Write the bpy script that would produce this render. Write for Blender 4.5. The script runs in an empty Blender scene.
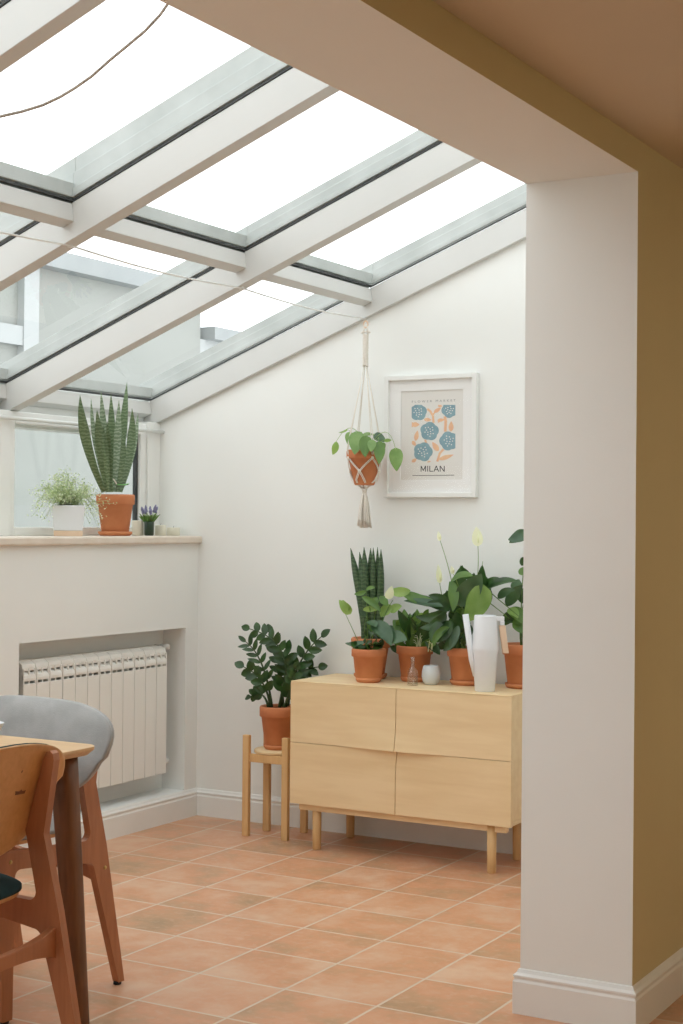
import bpy, bmesh, math, random
from mathutils import Vector, Matrix
random.seed(7)
PI = math.pi
scene = bpy.context.scene
COL = scene.collection

# ------------------------------------------------------------------ camera
CAM = Vector((4.06501, -5.79195, 1.34436)); YAW, PIT, ROL, FPX = -0.51815, 0.0067, 0.00857, 1537.8
_f = Vector((math.sin(YAW)*math.cos(PIT), math.cos(YAW)*math.cos(PIT), math.sin(PIT)))
_r = Vector((math.cos(YAW), -math.sin(YAW), 0)); _u = _r.cross(_f)
CR = _r*math.cos(ROL)+_u*math.sin(ROL); CU = -_r*math.sin(ROL)+_u*math.cos(ROL); CF = _f
cd = bpy.data.cameras.new('camera'); cam = bpy.data.objects.new('camera', cd); COL.objects.link(cam)
m = Matrix((CR, CU, -CF)).transposed().to_4x4(); m.translation = CAM; cam.matrix_world = m
cd.sensor_fit = 'VERTICAL'; cd.sensor_height = 36; cd.lens = 36*FPX/1024; cd.clip_start = 0.05
scene.camera = cam

def at(u, v, **k):
    """point of the place seen at a spot of the photograph, on a known plane x=, y= or z="""
    d = CF + CR*((u-341.5)/FPX) - CU*((v-512)/FPX)
    a, val = list(k.items())[0]; i = 'xyz'.index(a)
    return CAM + d*((val-CAM[i])/d[i])
def pxs(P): return (Vector(P)-CAM).dot(CF)/FPX      # metres per photo pixel at P

# ------------------------------------------------------------------ materials
def newmat(name):
    mt = bpy.data.materials.new(name); mt.use_nodes = True
    return mt, mt.node_tree, mt.node_tree.nodes['Principled BSDF']
def N(nt, t, **k):
    n = nt.nodes.new(t)
    for a, b in k.items():
        if a in n.inputs: n.inputs[a].default_value = b
        else: setattr(n, a, b)
    return n
def ramp(nt, fac, stops):
    r = nt.nodes.new('ShaderNodeValToRGB'); e = r.color_ramp.elements
    while len(e) < len(stops): e.new(0.5)
    for i, (p, c) in enumerate(stops): e[i].position = p; e[i].color = (*c, 1)
    nt.links.new(fac, r.inputs[0]); return r.outputs[0]
def coords(nt, scale=(1, 1, 1), rot=(0, 0, 0)):
    tc = nt.nodes.new('ShaderNodeTexCoord'); mp = nt.nodes.new('ShaderNodeMapping')
    mp.inputs['Scale'].default_value = scale; mp.inputs['Rotation'].default_value = rot
    nt.links.new(tc.outputs['Object'], mp.inputs[0]); return mp.outputs[0]
def mottled(name, c1, c2, scale=8, rough=.6, bump=0, stretch=(1, 1, 1), detail=4, bscale=None, **kw):
    mt, nt, b = newmat(name); v = coords(nt, stretch)
    n = N(nt, 'ShaderNodeTexNoise', Scale=scale, Detail=detail); nt.links.new(v, n.inputs['Vector'])
    nt.links.new(ramp(nt, n.outputs['Fac'], [(.35, c1), (.68, c2)]), b.inputs['Base Color'])
    b.inputs['Roughness'].default_value = rough
    for k, x in kw.items(): b.inputs[k.replace('_', ' ')].default_value = x
    if bump:
        n2 = N(nt, 'ShaderNodeTexNoise', Scale=bscale or scale*6, Detail=3); nt.links.new(v, n2.inputs['Vector'])
        bp = N(nt, 'ShaderNodeBump', Strength=bump, Distance=.004); nt.links.new(n2.outputs['Fac'], bp.inputs['Height'])
        nt.links.new(bp.outputs[0], b.inputs['Normal'])
    return mt
def wood(name, c1, c2, axis=0, rough=.5, scale=9):
    st = [7, 7, 7]; st[axis] = .8
    mt, nt, b = newmat(name); v = coords(nt, st)
    n0 = N(nt, 'ShaderNodeTexNoise', Scale=scale*.22, Detail=2); nt.links.new(v, n0.inputs['Vector'])
    n = N(nt, 'ShaderNodeTexNoise', Scale=scale, Detail=6, Distortion=.4); nt.links.new(v, n.inputs['Vector'])
    mx = N(nt, 'ShaderNodeMath', operation='ADD'); nt.links.new(n0.outputs['Fac'], mx.inputs[0]); nt.links.new(n.outputs['Fac'], mx.inputs[1])
    hf = N(nt, 'ShaderNodeMath', operation='MULTIPLY'); hf.inputs[1].default_value = .5; nt.links.new(mx.outputs[0], hf.inputs[0])
    nt.links.new(ramp(nt, hf.outputs[0], [(.36, c1), (.62, c2)]), b.inputs['Base Color'])
    b.inputs['Roughness'].default_value = rough
    return mt
def glassmat(name, tint, gloss=.06, rough=.0):
    mt = bpy.data.materials.new(name); mt.use_nodes = True; nt = mt.node_tree; nt.nodes.clear()
    o = nt.nodes.new('ShaderNodeOutputMaterial'); t = N(nt, 'ShaderNodeBsdfTransparent', Color=(*tint, 1))
    g = N(nt, 'ShaderNodeBsdfGlossy', Roughness=rough); lw = N(nt, 'ShaderNodeLayerWeight', Blend=.5); pw = N(nt, 'ShaderNodeMath', operation='POWER'); pw.inputs[1].default_value = 5; nt.links.new(lw.outputs['Facing'], pw.inputs[0])
    fr = N(nt, 'ShaderNodeMath', operation='MULTIPLY_ADD'); fr.inputs[1].default_value = .5 if gloss > .02 else .03; fr.inputs[2].default_value = gloss*.6; nt.links.new(pw.outputs[0], fr.inputs[0])
    mx = nt.nodes.new('ShaderNodeMixShader'); nt.links.new(fr.outputs[0], mx.inputs[0])
    nt.links.new(t.outputs[0], mx.inputs[1]); nt.links.new(g.outputs[0], mx.inputs[2]); nt.links.new(mx.outputs[0], o.inputs[0])
    return mt

M = {}
M['wall'] = mottled('white_wall_paint', (.85, .865, .835), (.88, .895, .865), 1.5, .75, .05, bscale=180)
M['tan'] = mottled('tan_shaded_wall', (.64, .56, .32), (.67, .59, .34), 1.5, .8, .08, bscale=160)  # dim warm bounce light of the main room put into the wall colour
M['ceil'] = mottled('beige_shaded_ceiling', (.64, .55, .41), (.67, .58, .435), 1.5, .85)  # warm shade under the main-room ceiling mixed into its colour
M['white'] = mottled('white_gloss_paint', (.83, .84, .81), (.86, .87, .84), 3, .38)
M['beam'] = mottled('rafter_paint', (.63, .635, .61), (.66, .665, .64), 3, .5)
M['radiator'] = mottled('radiator_enamel', (.88, .88, .83), (.90, .90, .85), 3, .35)
M['gasket'] = mottled('dark_gasket', (.03, .035, .035), (.06, .065, .065), 20, .6)
M['alu'] = mottled('grey_aluminium', (.42, .45, .43), (.52, .55, .53), 6, .5)
M['sill'] = mottled('pale_stone_sill', (.74, .65, .54), (.80, .72, .62), 14, .35, detail=6)
M['glass'] = glassmat('window_glass', (.97, .985, .98))
M['lowglass'] = glassmat('non_reflective_glass', (.99, .99, .985), .005)
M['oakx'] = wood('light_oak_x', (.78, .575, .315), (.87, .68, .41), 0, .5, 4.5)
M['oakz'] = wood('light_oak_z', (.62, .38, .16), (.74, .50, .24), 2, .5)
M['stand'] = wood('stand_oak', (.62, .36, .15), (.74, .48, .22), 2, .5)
M['walnutz'] = wood('brown_wood_z', (.13, .05, .016), (.23, .09, .03), 2, .42)
M['beech'] = wood('reddish_beech', (.40, .155, .065), (.50, .205, .09), 2, .42)
M['ply'] = wood('honey_plywood', (.62, .32, .115), (.72, .40, .16), 1, .4)
M['tabletop'] = wood('table_oak', (.60, .38, .18), (.72, .48, .25), 0, .35)
M['greyfab'] = mottled('grey_velvet', (.34, .345, .34), (.43, .435, .43), 14, .9, .3, bscale=300, Sheen_Weight=.3)
M['teal'] = mottled('dark_teal_fabric', (.004, .030, .036), (.010, .048, .055), 30, .9, .3, bscale=300)
M['brass'] = mottled('brass', (.60, .42, .16), (.66, .48, .2), 20, .3, Metallic=1.0)
M['chrome'] = mottled('chrome', (.6, .6, .6), (.7, .7, .7), 10, .25, Metallic=1.0)
M['rubber'] = mottled('black_rubber', (.02, .02, .02), (.03, .03, .03), 10, .7)
M['terra'] = mottled('terracotta', (.56, .19, .075), (.66, .26, .11), 9, .75, .12, bscale=120)
M['soil'] = mottled('soil', (.02, .012, .007), (.07, .045, .03), 60, .95, .8)
M['cotton'] = mottled('cotton_cord', (.84, .79, .70), (.90, .86, .78), 120, .9, .5)
M['paper'] = mottled('print_paper', (.76, .745, .71), (.79, .775, .74), 5, .8)
M['mount'] = mottled('mount_board', (.86, .86, .85), (.88, .88, .87), 5, .8)
M['inkblue'] = mottled('blue_ink', (.22, .36, .42), (.27, .42, .47), 40, .8)
M['inkpeach'] = mottled('peach_ink', (.80, .47, .30), (.84, .56, .34), 40, .8)
M['inkdark'] = mottled('dark_ink', (.03, .03, .03), (.05, .05, .05), 40, .8)
M['inkgrey'] = mottled('grey_ink', (.28, .28, .28), (.33, .33, .33), 40, .8)
M['ceramic'] = mottled('white_ceramic', (.78, .80, .82), (.82, .84, .86), 3, .3)
M['matt'] = mottled('pale_grey_ceramic', (.62, .65, .66), (.67, .70, .71), 6, .5)
M['candle'] = mottled('cream_wax', (.72, .69, .56), (.77, .74, .61), 6, .5)
M['greenpot'] = mottled('dark_green_pot', (.01, .03, .015), (.02, .05, .02), 8, .3)
M['greycord'] = mottled('grey_beige_cord', (.42, .37, .32), (.48, .43, .37), 60, .8)
M['peach'] = mottled('pale_wood_grip', (.76, .54, .37), (.82, .62, .45), 10, .5)
M['bottle'] = glassmat('bottle_glass', (.965, .975, .97), .12)
def leafmat(name, c1, c2, rough=.35, scale=14, trans=.15):
    mt = mottled(name, c1, c2, scale, rough); nt = mt.node_tree; b = nt.nodes['Principled BSDF']
    o = nt.nodes['Material Output']; t = N(nt, 'ShaderNodeBsdfTranslucent', Color=(c2[0]*1.5, c2[1]*1.6, c2[2], 1))
    mx = nt.nodes.new('ShaderNodeMixShader'); mx.inputs[0].default_value = trans
    nt.links.new(b.outputs[0], mx.inputs[1]); nt.links.new(t.outputs[0], mx.inputs[2]); nt.links.new(mx.outputs[0], o.inputs[0])
    return mt
M['zz'] = leafmat('zz_leaf', (.016, .046, .012), (.045, .110, .028), .3, 20)
M['dark'] = leafmat('dark_leaf', (.018, .052, .014), (.058, .140, .036), .32, 14)
M['bluegreen'] = leafmat('bluish_leaf', (.040, .095, .045), (.090, .170, .085), .3, 14)
M['mid'] = leafmat('mid_leaf', (.07, .16, .03), (.15, .27, .06), .4, 12, .25)
M['light'] = leafmat('light_leaf', (.16, .29, .06), (.32, .46, .14), .4, 12, .3)
M['pothos'] = leafmat('pothos_leaf', (.12, .24, .06), (.26, .40, .14), .35, 18, .25)
M['stalk'] = leafmat('stalk', (.14, .24, .05), (.24, .34, .09), .5, 12)
M['darkstalk'] = leafmat('dark_stalk', (.03, .06, .02), (.06, .10, .03), .5, 12)
M['petal'] = leafmat('cream_petal', (.80, .80, .68), (.88, .88, .80), .5, 10, .4)
M['lavender'] = leafmat('lavender_flower', (.20, .20, .38), (.34, .34, .52), .7, 40)
M['airy'] = leafmat('airy_leaf', (.30, .38, .20), (.50, .58, .36), .6, 30, .3)
M['airyflower'] = leafmat('tiny_white_flower', (.60, .66, .50), (.78, .82, .70), .6, 30, .3)
def banded(name, c1, c2, c3, sc):
    mt, nt, b = newmat(name); v = coords(nt, (1, 1, 1))
    w = N(nt, 'ShaderNodeTexWave', Scale=sc, Distortion=5, Detail=2); w.bands_direction = 'Z'; w.inputs['Detail Scale'].default_value = 2.5
    nt.links.new(v, w.inputs['Vector'])
    nt.links.new(ramp(nt, w.outputs['Fac'], [(.15, c1), (.55, c2), (.95, c3)]), b.inputs['Base Color'])
    b.inputs['Roughness'].default_value = .4
    return mt
M['snake'] = banded('snake_leaf', (.105, .165, .075), (.13, .20, .095), (.20, .27, .15), 22)
M['snakepale'] = banded('pale_snake_leaf', (.17, .24, .14), (.24, .32, .205), (.36, .43, .31), 20)
M['cyl'] = banded('cylinder_leaf', (.035, .075, .030), (.055, .105, .045), (.085, .145, .065), 20)

def floormat():
    mt, nt, b = newmat('terracotta_tiles')
    tc = nt.nodes.new('ShaderNodeTexCoord'); mp = nt.nodes.new('ShaderNodeMapping'); mp.vector_type = 'POINT'
    mp.inputs['Location'].default_value = (-1.7385+6, 2.0163+9, 0)
    nt.links.new(tc.outputs['Object'], mp.inputs[0])
    br = N(nt, 'ShaderNodeTexBrick', Scale=1.0); br.offset = 0; br.squash = 1
    br.inputs['Brick Width'].default_value = .3; br.inputs['Row Height'].default_value = .3
    br.inputs['Mortar Size'].default_value = .0048; br.inputs['Mortar Smooth'].default_value = .25; br.inputs['Bias'].default_value = 0
    br.inputs['Color1'].default_value = (0, 0, 0, 1); br.inputs['Color2'].default_value = (1, 1, 1, 1)
    nt.links.new(mp.outputs[0], br.inputs['Vector'])
    # cell noise per tile
    sc = N(nt, 'ShaderNodeVectorMath', operation='SCALE'); sc.inputs['Scale'].default_value = 1/.3; nt.links.new(mp.outputs[0], sc.inputs[0])
    fl = N(nt, 'ShaderNodeVectorMath', operation='FLOOR'); nt.links.new(sc.outputs[0], fl.inputs[0])
    wn = N(nt, 'ShaderNodeTexWhiteNoise'); nt.links.new(fl.outputs[0], wn.inputs['Vector'])
    off = N(nt, 'ShaderNodeVectorMath', operation='MULTIPLY_ADD'); off.inputs[1].default_value = (31, 17, 0)
    nt.links.new(fl.outputs[0], off.inputs[0]); nt.links.new(mp.outputs[0], off.inputs[2])
    n1 = N(nt, 'ShaderNodeTexNoise', Scale=4.6, Detail=6, Roughness=.62); nt.links.new(off.outputs[0], n1.inputs['Vector'])
    a1 = N(nt, 'ShaderNodeMath', operation='MULTIPLY_ADD'); a1.inputs[1].default_value = .20; nt.links.new(wn.outputs['Value'], a1.inputs[0])
    a0 = N(nt, 'ShaderNodeMath', operation='SUBTRACT'); a0.inputs[1].default_value = .09; nt.links.new(n1.outputs['Fac'], a0.inputs[0]); nt.links.new(a0.outputs[0], a1.inputs[2])
    c = ramp(nt, a1.outputs[0], [(.20, (.36, .235, .125)), (.38, (.54, .31, .17)), (.52, (.66, .325, .175)), (.74, (.72, .47, .31))])
    n2 = N(nt, 'ShaderNodeTexNoise', Scale=38, Detail=5); nt.links.new(off.outputs[0], n2.inputs['Vector'])
    mx = N(nt, 'ShaderNodeMix', data_type='RGBA', blend_type='MIX'); mx.inputs['B'].default_value = (.66, .46, .32, 1)
    nt.links.new(c, mx.inputs['A'])
    mr = N(nt, 'ShaderNodeMapRange'); mr.inputs['From Min'].default_value = .52; mr.inputs['From Max'].default_value = .78; mr.inputs['To Max'].default_value = .55
    nt.links.new(n2.outputs['Fac'], mr.inputs[0]); nt.links.new(mr.outputs[0], mx.inputs['Factor'])
    m2 = N(nt, 'ShaderNodeMix', data_type='RGBA'); m2.inputs['B'].default_value = (.68, .55, .42, 1)
    nt.links.new(br.outputs['Fac'], m2.inputs['Factor']); nt.links.new(mx.outputs['Result'], m2.inputs['A'])
    nt.links.new(m2.outputs['Result'], b.inputs['Base Color'])
    rr = N(nt, 'ShaderNodeMapRange'); rr.inputs['To Min'].default_value = .27; rr.inputs['To Max'].default_value = .5
    nt.links.new(n1.outputs['Fac'], rr.inputs[0]); nt.links.new(rr.outputs[0], b.inputs['Roughness'])
    hh = N(nt, 'ShaderNodeMath', operation='MULTIPLY_ADD'); hh.inputs[1].default_value = -1; nt.links.new(br.outputs['Fac'], hh.inputs[0])
    n3 = N(nt, 'ShaderNodeTexNoise', Scale=12, Detail=4); nt.links.new(off.outputs[0], n3.inputs['Vector'])
    n3s = N(nt, 'ShaderNodeMath', operation='MULTIPLY'); n3s.inputs[1].default_value = .8; nt.links.new(n3.outputs['Fac'], n3s.inputs[0]); nt.links.new(n3s.outputs[0], hh.inputs[2])
    bp = N(nt, 'ShaderNodeBump', Strength=.35, Distance=.003); nt.links.new(hh.outputs[0], bp.inputs['Height']); nt.links.new(bp.outputs[0], b.inputs['Normal'])
    return mt
M['floor'] = floormat()

# ------------------------------------------------------------------ mesh helpers
class MB:
    def __init__(s): s.v = []; s.f = []; s.mi = []; s.sm = []
    def add(s, vs, fs, mi=0, sm=False):
        o = len(s.v); s.v += [tuple(x) for x in vs]
        for f in fs: s.f.append(tuple(i+o for i in f)); s.mi.append(mi); s.sm.append(sm)
    def box(s, x0, x1, y0, y1, z0, z1, mi=0):
        v = [(x, y, z) for x in (x0, x1) for y in (y0, y1) for z in (z0, z1)]
        s.add(v, [(0, 1, 3, 2), (4, 6, 7, 5), (0, 4, 5, 1), (2, 3, 7, 6), (0, 2, 6, 4), (1, 5, 7, 3)], mi)
    def prism(s, poly, a, b, axis='y', mi=0):
        """poly of 2D points extruded along axis from a to b"""
        def P(p, t): return {'y': (p[0], t, p[1]), 'x': (t, p[0], p[1]), 'z': (p[0], p[1], t)}[axis]
        n = len(poly); vs = [P(p, a) for p in poly]+[P(p, b) for p in poly]
        s.add(vs, [tuple(range(n-1, -1, -1)), tuple(range(n, 2*n))]+[(i, (i+1) % n, n+(i+1) % n, n+i) for i in range(n)], mi)
    def lathe(s, prof, c=(0, 0, 0), n=32, mi=0, sm=True, close=False):
        vs = []; fs = []
        for r, z in prof:
            for k in range(n):
                a = 2*PI*k/n; vs.append((c[0]+r*math.cos(a), c[1]+r*math.sin(a), c[2]+z))
        for i in range(len(prof)-1):
            for k in range(n):
                k2 = (k+1) % n; fs.append((i*n+k, i*n+k2, (i+1)*n+k2, (i+1)*n+k))
        if prof[0][0] > 1e-5: fs.append(tuple(range(n-1, -1, -1)))
        if prof[-1][0] > 1e-5: fs.append(tuple(range((len(prof)-1)*n, len(prof)*n)))
        s.add(vs, fs, mi, sm)
    def tube(s, pts, r, n=8, mi=0, caps=True):
        pts = [Vector(p) for p in pts]; R_ = r if isinstance(r, (list, tuple)) else [r]*len(pts)
        vs = []; up = Vector((0.13, .21, .97)).normalized()
        t0 = (pts[1]-pts[0]).normalized(); side = t0.cross(up)
        if side.length < .1: side = t0.cross(Vector((1, 0, 0)))
        side.normalize()
        for i, p in enumerate(pts):
            t = (pts[min(i+1, len(pts)-1)]-pts[max(i-1, 0)]).normalized()
            side = (side-t*side.dot(t)).normalized(); w = t.cross(side)
            for k in range(n):
                a = 2*PI*k/n; vs.append(p+(side*math.cos(a)+w*math.sin(a))*R_[i])
        fs = [(i*n+k, i*n+(k+1) % n, (i+1)*n+(k+1) % n, (i+1)*n+k) for i in range(len(pts)-1) for k in range(n)]
        if caps: fs += [tuple(range(n-1, -1, -1)), tuple(range((len(pts)-1)*n, len(pts)*n))]
        s.add(vs, fs, mi, True)
    def leaf(s, p0, p1, p2, w, nrm, prof='oval', fold=.25, ns=9, mi=0, wave=0, thick=0.0008):
        """blade along a quadratic curve p0-p1-p2, half-width w"""
        p0, p1, p2, nrm = Vector(p0), Vector(p1), Vector(p2), Vector(nrm).normalized()
        vs = []; fs = []; ph = random.random()*6
        for i in range(ns+1):
            t = i/ns; p = p0*(1-t)**2+p1*2*t*(1-t)+p2*t*t
            d = (p1-p0)*(1-t)+(p2-p1)*t
            if d.length < 1e-6: d = p2-p0
            d.normalize(); sd = d.cross(nrm)
            if sd.length < .05: sd = d.cross(Vector((.3, .4, .8)))
            sd.normalize(); up = sd.cross(d)
            if prof == 'oval': k = math.sin(PI*min(1, t**.85))**.75 if 0 < t < 1 else 0
            elif prof == 'heart': k = math.sqrt(max(0, 1-(1-min(1, t/.30))**2))*math.cos(PI/2*max(0, (t-.30)/.70))**.85
            elif prof == 'lance': k = math.sin(PI*t**.7)**.9 if 0 < t < 1 else 0
            elif prof == 'blade': k = min(1, .42+.95*t)*max(0, 1-max(0, (t-.50)/.50)**2.0)
            else: k = 1-t
            ww = w*max(k, .02)
            wv = wave*math.sin(ph+t*9)
            heart = -.28*w*max(0, 1-t/.25) if prof == 'heart' else 0
            for q, (a, h) in enumerate(((-1, fold), (-.5, fold*.35), (0, 0), (.5, fold*.35), (1, fold))):
                vs.append(p+sd*ww*a+up*(ww*h+wv*ww*a)+d*heart*abs(a))
        n = 5; fs = [(i*n+k, i*n+k+1, (i+1)*n+k+1, (i+1)*n+k) for i in range(ns) for k in range(4)]
        s.add(vs, fs, mi, True)
    def build(s, name, mats, parent=None, bevel=0, loc=None, bseg=2, solid=0):
        me = bpy.data.meshes.new(name); me.from_pydata(s.v, [], s.f); me.update()
        mats = mats if isinstance(mats, (list, tuple)) else [mats]
        for q in mats: me.materials.append(M[q] if isinstance(q, str) else q)
        for p, i, sm in zip(me.polygons, s.mi, s.sm): p.material_index = i; p.use_smooth = sm
        bm = bmesh.new(); bm.from_mesh(me); bmesh.ops.recalc_face_normals(bm, faces=bm.faces); bm.to_mesh(me); bm.free()
        o = bpy.data.objects.new(name, me); COL.objects.link(o)
        if parent: o.parent = parent
        if loc is not None: o.location = loc
        if solid:
            md = o.modifiers.new('solid', 'SOLIDIFY'); md.thickness = solid
        if bevel:
            md = o.modifiers.new('bevel', 'BEVEL'); md.width = bevel; md.segments = bseg; md.limit_method = 'ANGLE'; md.angle_limit = .6
        return o
def tag(o, label, cat, group=None):
    o['label'] = label; o['category'] = cat
    if group: o['group'] = group
    return o
def thing(name, loc, label, cat, rz=0, group=None):
    o = bpy.data.objects.new(name, None); o.empty_display_size = .05; COL.objects.link(o); o.location = loc; o.rotation_euler = (0, 0, rz)
    return tag(o, label, cat, group)
def struct(o): o['kind'] = 'structure'; return o
def bez(p0, p1, p2, n=8):
    p0, p1, p2 = Vector(p0), Vector(p1), Vector(p2)
    return [p0*(1-t)**2+p1*2*t*(1-t)+p2*t*t for t in [i/n for i in range(n+1)]]

# ------------------------------------------------------------------ the room
S = .3855
def zb(x): return 1.788+S*(x+.253)       # underside of the rafters
def zt(x): return 1.894+S*(x+.281)       # top of the rafters, where the glass lies
YF = -7.6; XR = 6.2; BW = .016           # far ends of the place, back wall face
mb = MB(); mb.box(-.42, XR+.15, YF-.15, BW+.25, -.12, 0)
struct(mb.build('floor', 'floor'))
# back wall: follows the roof slope in the sunroom
mb = MB(); xt = 2.45
mb.prism([(-.285, 0), (XR+.15, 0), (XR+.15, 3.0), (xt, 3.0), (xt, zt(xt)-.01), (-.285, zt(-.285)-.01)], BW, BW+.25, 'y')
struct(mb.build('wall_back', 'wall'))
# window-side wall with the radiator recess
NY0, NY1, NZ0, NZ1, ND = -1.194, -.078, .1238, .860, .125
mb = MB(); X1 = 0.0; X0 = -.42; TOP = 1.242
mb.box(X0, X1, YF, BW, 0, NZ0); mb.box(X0, X1, YF, BW, NZ1, TOP)
mb.box(X0, X1, YF, NY0, NZ0, NZ1); mb.box(X0, X1, NY1, BW, NZ0, NZ1); mb.box(X0, -ND, NY0, NY1, NZ0, NZ1)
struct(mb.build('wall_left', 'wall'))
# wall between sunroom and main room: solid end, wide opening, header; the main-room face has its dim warm light put in as tan
PX0, PX1, PY, PH = 2.402, 2.722, -1.860, 2.283
mb = MB()
mb.prism([(BW, 0), (BW, 3.1), (YF, 3.1), (YF, PH), (PY, PH), (PY, 0)], PX0, PX1, 'x')
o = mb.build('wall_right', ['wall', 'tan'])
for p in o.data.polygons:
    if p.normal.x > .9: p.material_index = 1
struct(o)
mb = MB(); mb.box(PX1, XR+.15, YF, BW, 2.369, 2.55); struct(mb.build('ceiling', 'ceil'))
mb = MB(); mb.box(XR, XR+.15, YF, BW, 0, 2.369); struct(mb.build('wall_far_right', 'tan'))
DX0, DX1, DZ = .55, 1.85, 2.05
mb = MB(); mb.prism([(-.42, 0), (DX0, 0), (DX0, DZ), (DX1, DZ), (DX1, 0), (XR+.15, 0), (XR+.15, 2.55), (PX1, 2.55), (PX1, 3.1), (xt, 3.1), (xt, zt(xt)-.01), (-.42, zt(-.42)-.01)], YF-.15, YF, 'y')
struct(mb.build('wall_front', 'wall'))

mb = MB(); yd0, yd1 = YF-.10, YF-.04  # unseen glazed door, added so daylight reaches the back of the room
for xa, xb in ((DX0, DX0+.07), (1.165, 1.235), (DX1-.07, DX1)): mb.box(xa, xb, yd0, yd1, 0, DZ)
for za, zc in ((0, .12), (DZ-.08, DZ)):
    mb.box(DX0+.07, 1.165, yd0, yd1, za, zc); mb.box(1.235, DX1-.07, yd0, yd1, za, zc)
dd = struct(mb.build('added_door_1', 'white', bevel=.003))
for xa, xb in ((DX0+.07, 1.165), (1.235, DX1-.07)):
    mb = MB(); mb.box(xa, xb, YF-.073, YF-.067, .12, DZ-.08); mb.build('glass_pane', 'glass', dd)
mb = MB(); mb.tube([(1.16, YF-.04, 1.02), (1.16, YF-.005, 1.02), (1.06, YF-.005, 1.02)], .009, 10); mb.build('added_door_handle', 'chrome', dd)
# baseboards: moulded profile (depth, height)
BP = [(0, 0), (.016, 0), (.016, .088), (.0125, .094), (.0125, .098), (.015, .101), (.015, .106), (.008, .112), (.004, .1205), (0, .1225)]
mb = MB(); mb.prism([(d, z) for d, z in BP], YF, BW, 'y'); struct(mb.build('baseboard_left', 'white'))
mb = MB(); mb.prism([(BW-d, z) for d, z in BP], 0.0, PX0, 'x'); struct(mb.build('baseboard_back', 'white'))
mb = MB()
vs = []; n = len(BP)
path = [((PX0, BW), (-1, 0)), ((PX0, PY), (-1, -1)), ((PX1, PY), (1, -1)), ((PX1, BW), (1, 0))]
for (px, py), (dx, dy) in path:
    for d, z in BP: vs.append((px+dx*d, py+dy*d, z))
mb.add(vs, [(i*n+k, i*n+(k+1) % n, (i+1)*n+(k+1) % n, (i+1)*n+k) for i in range(3) for k in range(n)]+[tuple(range(n)), tuple(range(3*n, 4*n))])
struct(mb.build('baseboard_right', 'white'))

# rafters
RY = [(-.012, BW), (-.996, -.935), (-1.990, -1.929), (-2.983, -2.925), (-3.977, -3.917), (-4.970, -4.910), (-5.963, -5.903), (-6.956, -6.896)]
k = 1
for y0, y1 in RY:
    mb = MB(); mb.prism([(-.30, zb(-.30)), (PX0+.002, zb(PX0)), (PX0+.002, zt(PX0)), (-.30, zt(-.30))], y0, y1, 'y')
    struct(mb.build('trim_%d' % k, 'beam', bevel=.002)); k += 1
# purlins between the rafters (middle and eave), one stick per bay
PU = [(.906, 2.341), (.913, 2.290), (.868, 2.2725), (.861, 2.3235)]
for i in range(len(RY)-1):
    ya, yb = RY[i+1][1], RY[i][0]
    for dx, dz in ((0, 0), (-1.166, -.4495)):
        mb = MB(); mb.prism([(x+dx, z+dz+.006*(j in (0, 3))) for j, (x, z) in enumerate(PU)], ya, yb, 'y')
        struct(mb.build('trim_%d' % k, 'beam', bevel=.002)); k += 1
# window head board above the low windows and outside fascia
mb = MB(); mb.box(-.30, -.235, YF, BW, 1.752, 1.79); mb.box(-.40, -.30, YF, BW, 1.73, 1.86); struct(mb.build('trim_%d' % k, 'white', bevel=.003)); k += 1

# roof glazing: upper and lower pane per bay, gasket, outside caps
w = 1
def pane_on_slope(x0, x1, y0, y1, off, th):
    mb = MB(); mb.prism([(x0, zt(x0)+off), (x1, zt(x1)+off), (x1, zt(x1)+off+th), (x0, zt(x0)+off+th)], y0, y1, 'y'); return mb
capH = [.095, .085, .135, .10, .10, .10, .10, .10]
for i in range(len(RY)-1):
    ya, yb = RY[i+1][1], RY[i][0]
    for x0, x1, up in ((-.258, .875, 0), (.906, PX0, 1)):
        fr = pane_on_slope(x0-.004, x1, ya-.003, ya+.003, .001, .005)
        for q in (pane_on_slope(x0-.004, x1, yb-.003, yb+.003, .001, .005), pane_on_slope(x0-.003, x0+.004, ya, yb, .001, .006), pane_on_slope(x1-.006, x1, ya, yb, .001, .006)):
            fr.add(q.v, q.f)
        f = struct(fr.build('window_%d' % w, 'gasket')); w += 1
        # single sheet of glass
        g = MB(); z = .012
        g.add([(x0, ya, zt(x0)+z), (x1, ya, zt(x1)+z), (x1, yb, zt(x1)+z), (x0, yb, zt(x0)+z)], [(0, 1, 2, 3)])
        g.build('glass_pane', 'glass', f)
        c = MB(); h0 = .024
        hh = capH[i]
        # outside frame around the pane: stepped aluminium section
        for a, b, h in ((yb-.004, yb+.004, hh*.22), (yb+.004, yb+.014, hh*.60), (yb+.014, yb+.030, hh), (ya-.030, ya+.002, .02)):
            q = pane_on_slope(x0 if up else x0-.08, x1 if up else .9058, a, b, .014, h); c.add(q.v, q.f)
        for a, b, h in ((x0-.03, x0+.004, .045), (x1-.010, x1, .055), (x1-.004, x1+.02, .12 if up else .045)):
            q = pane_on_slope(a, b, ya-.012, yb+.012, .0141, h); c.add(q.v, q.f)
        c.build('glazing_cap', 'alu', f, bevel=.002)

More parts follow.
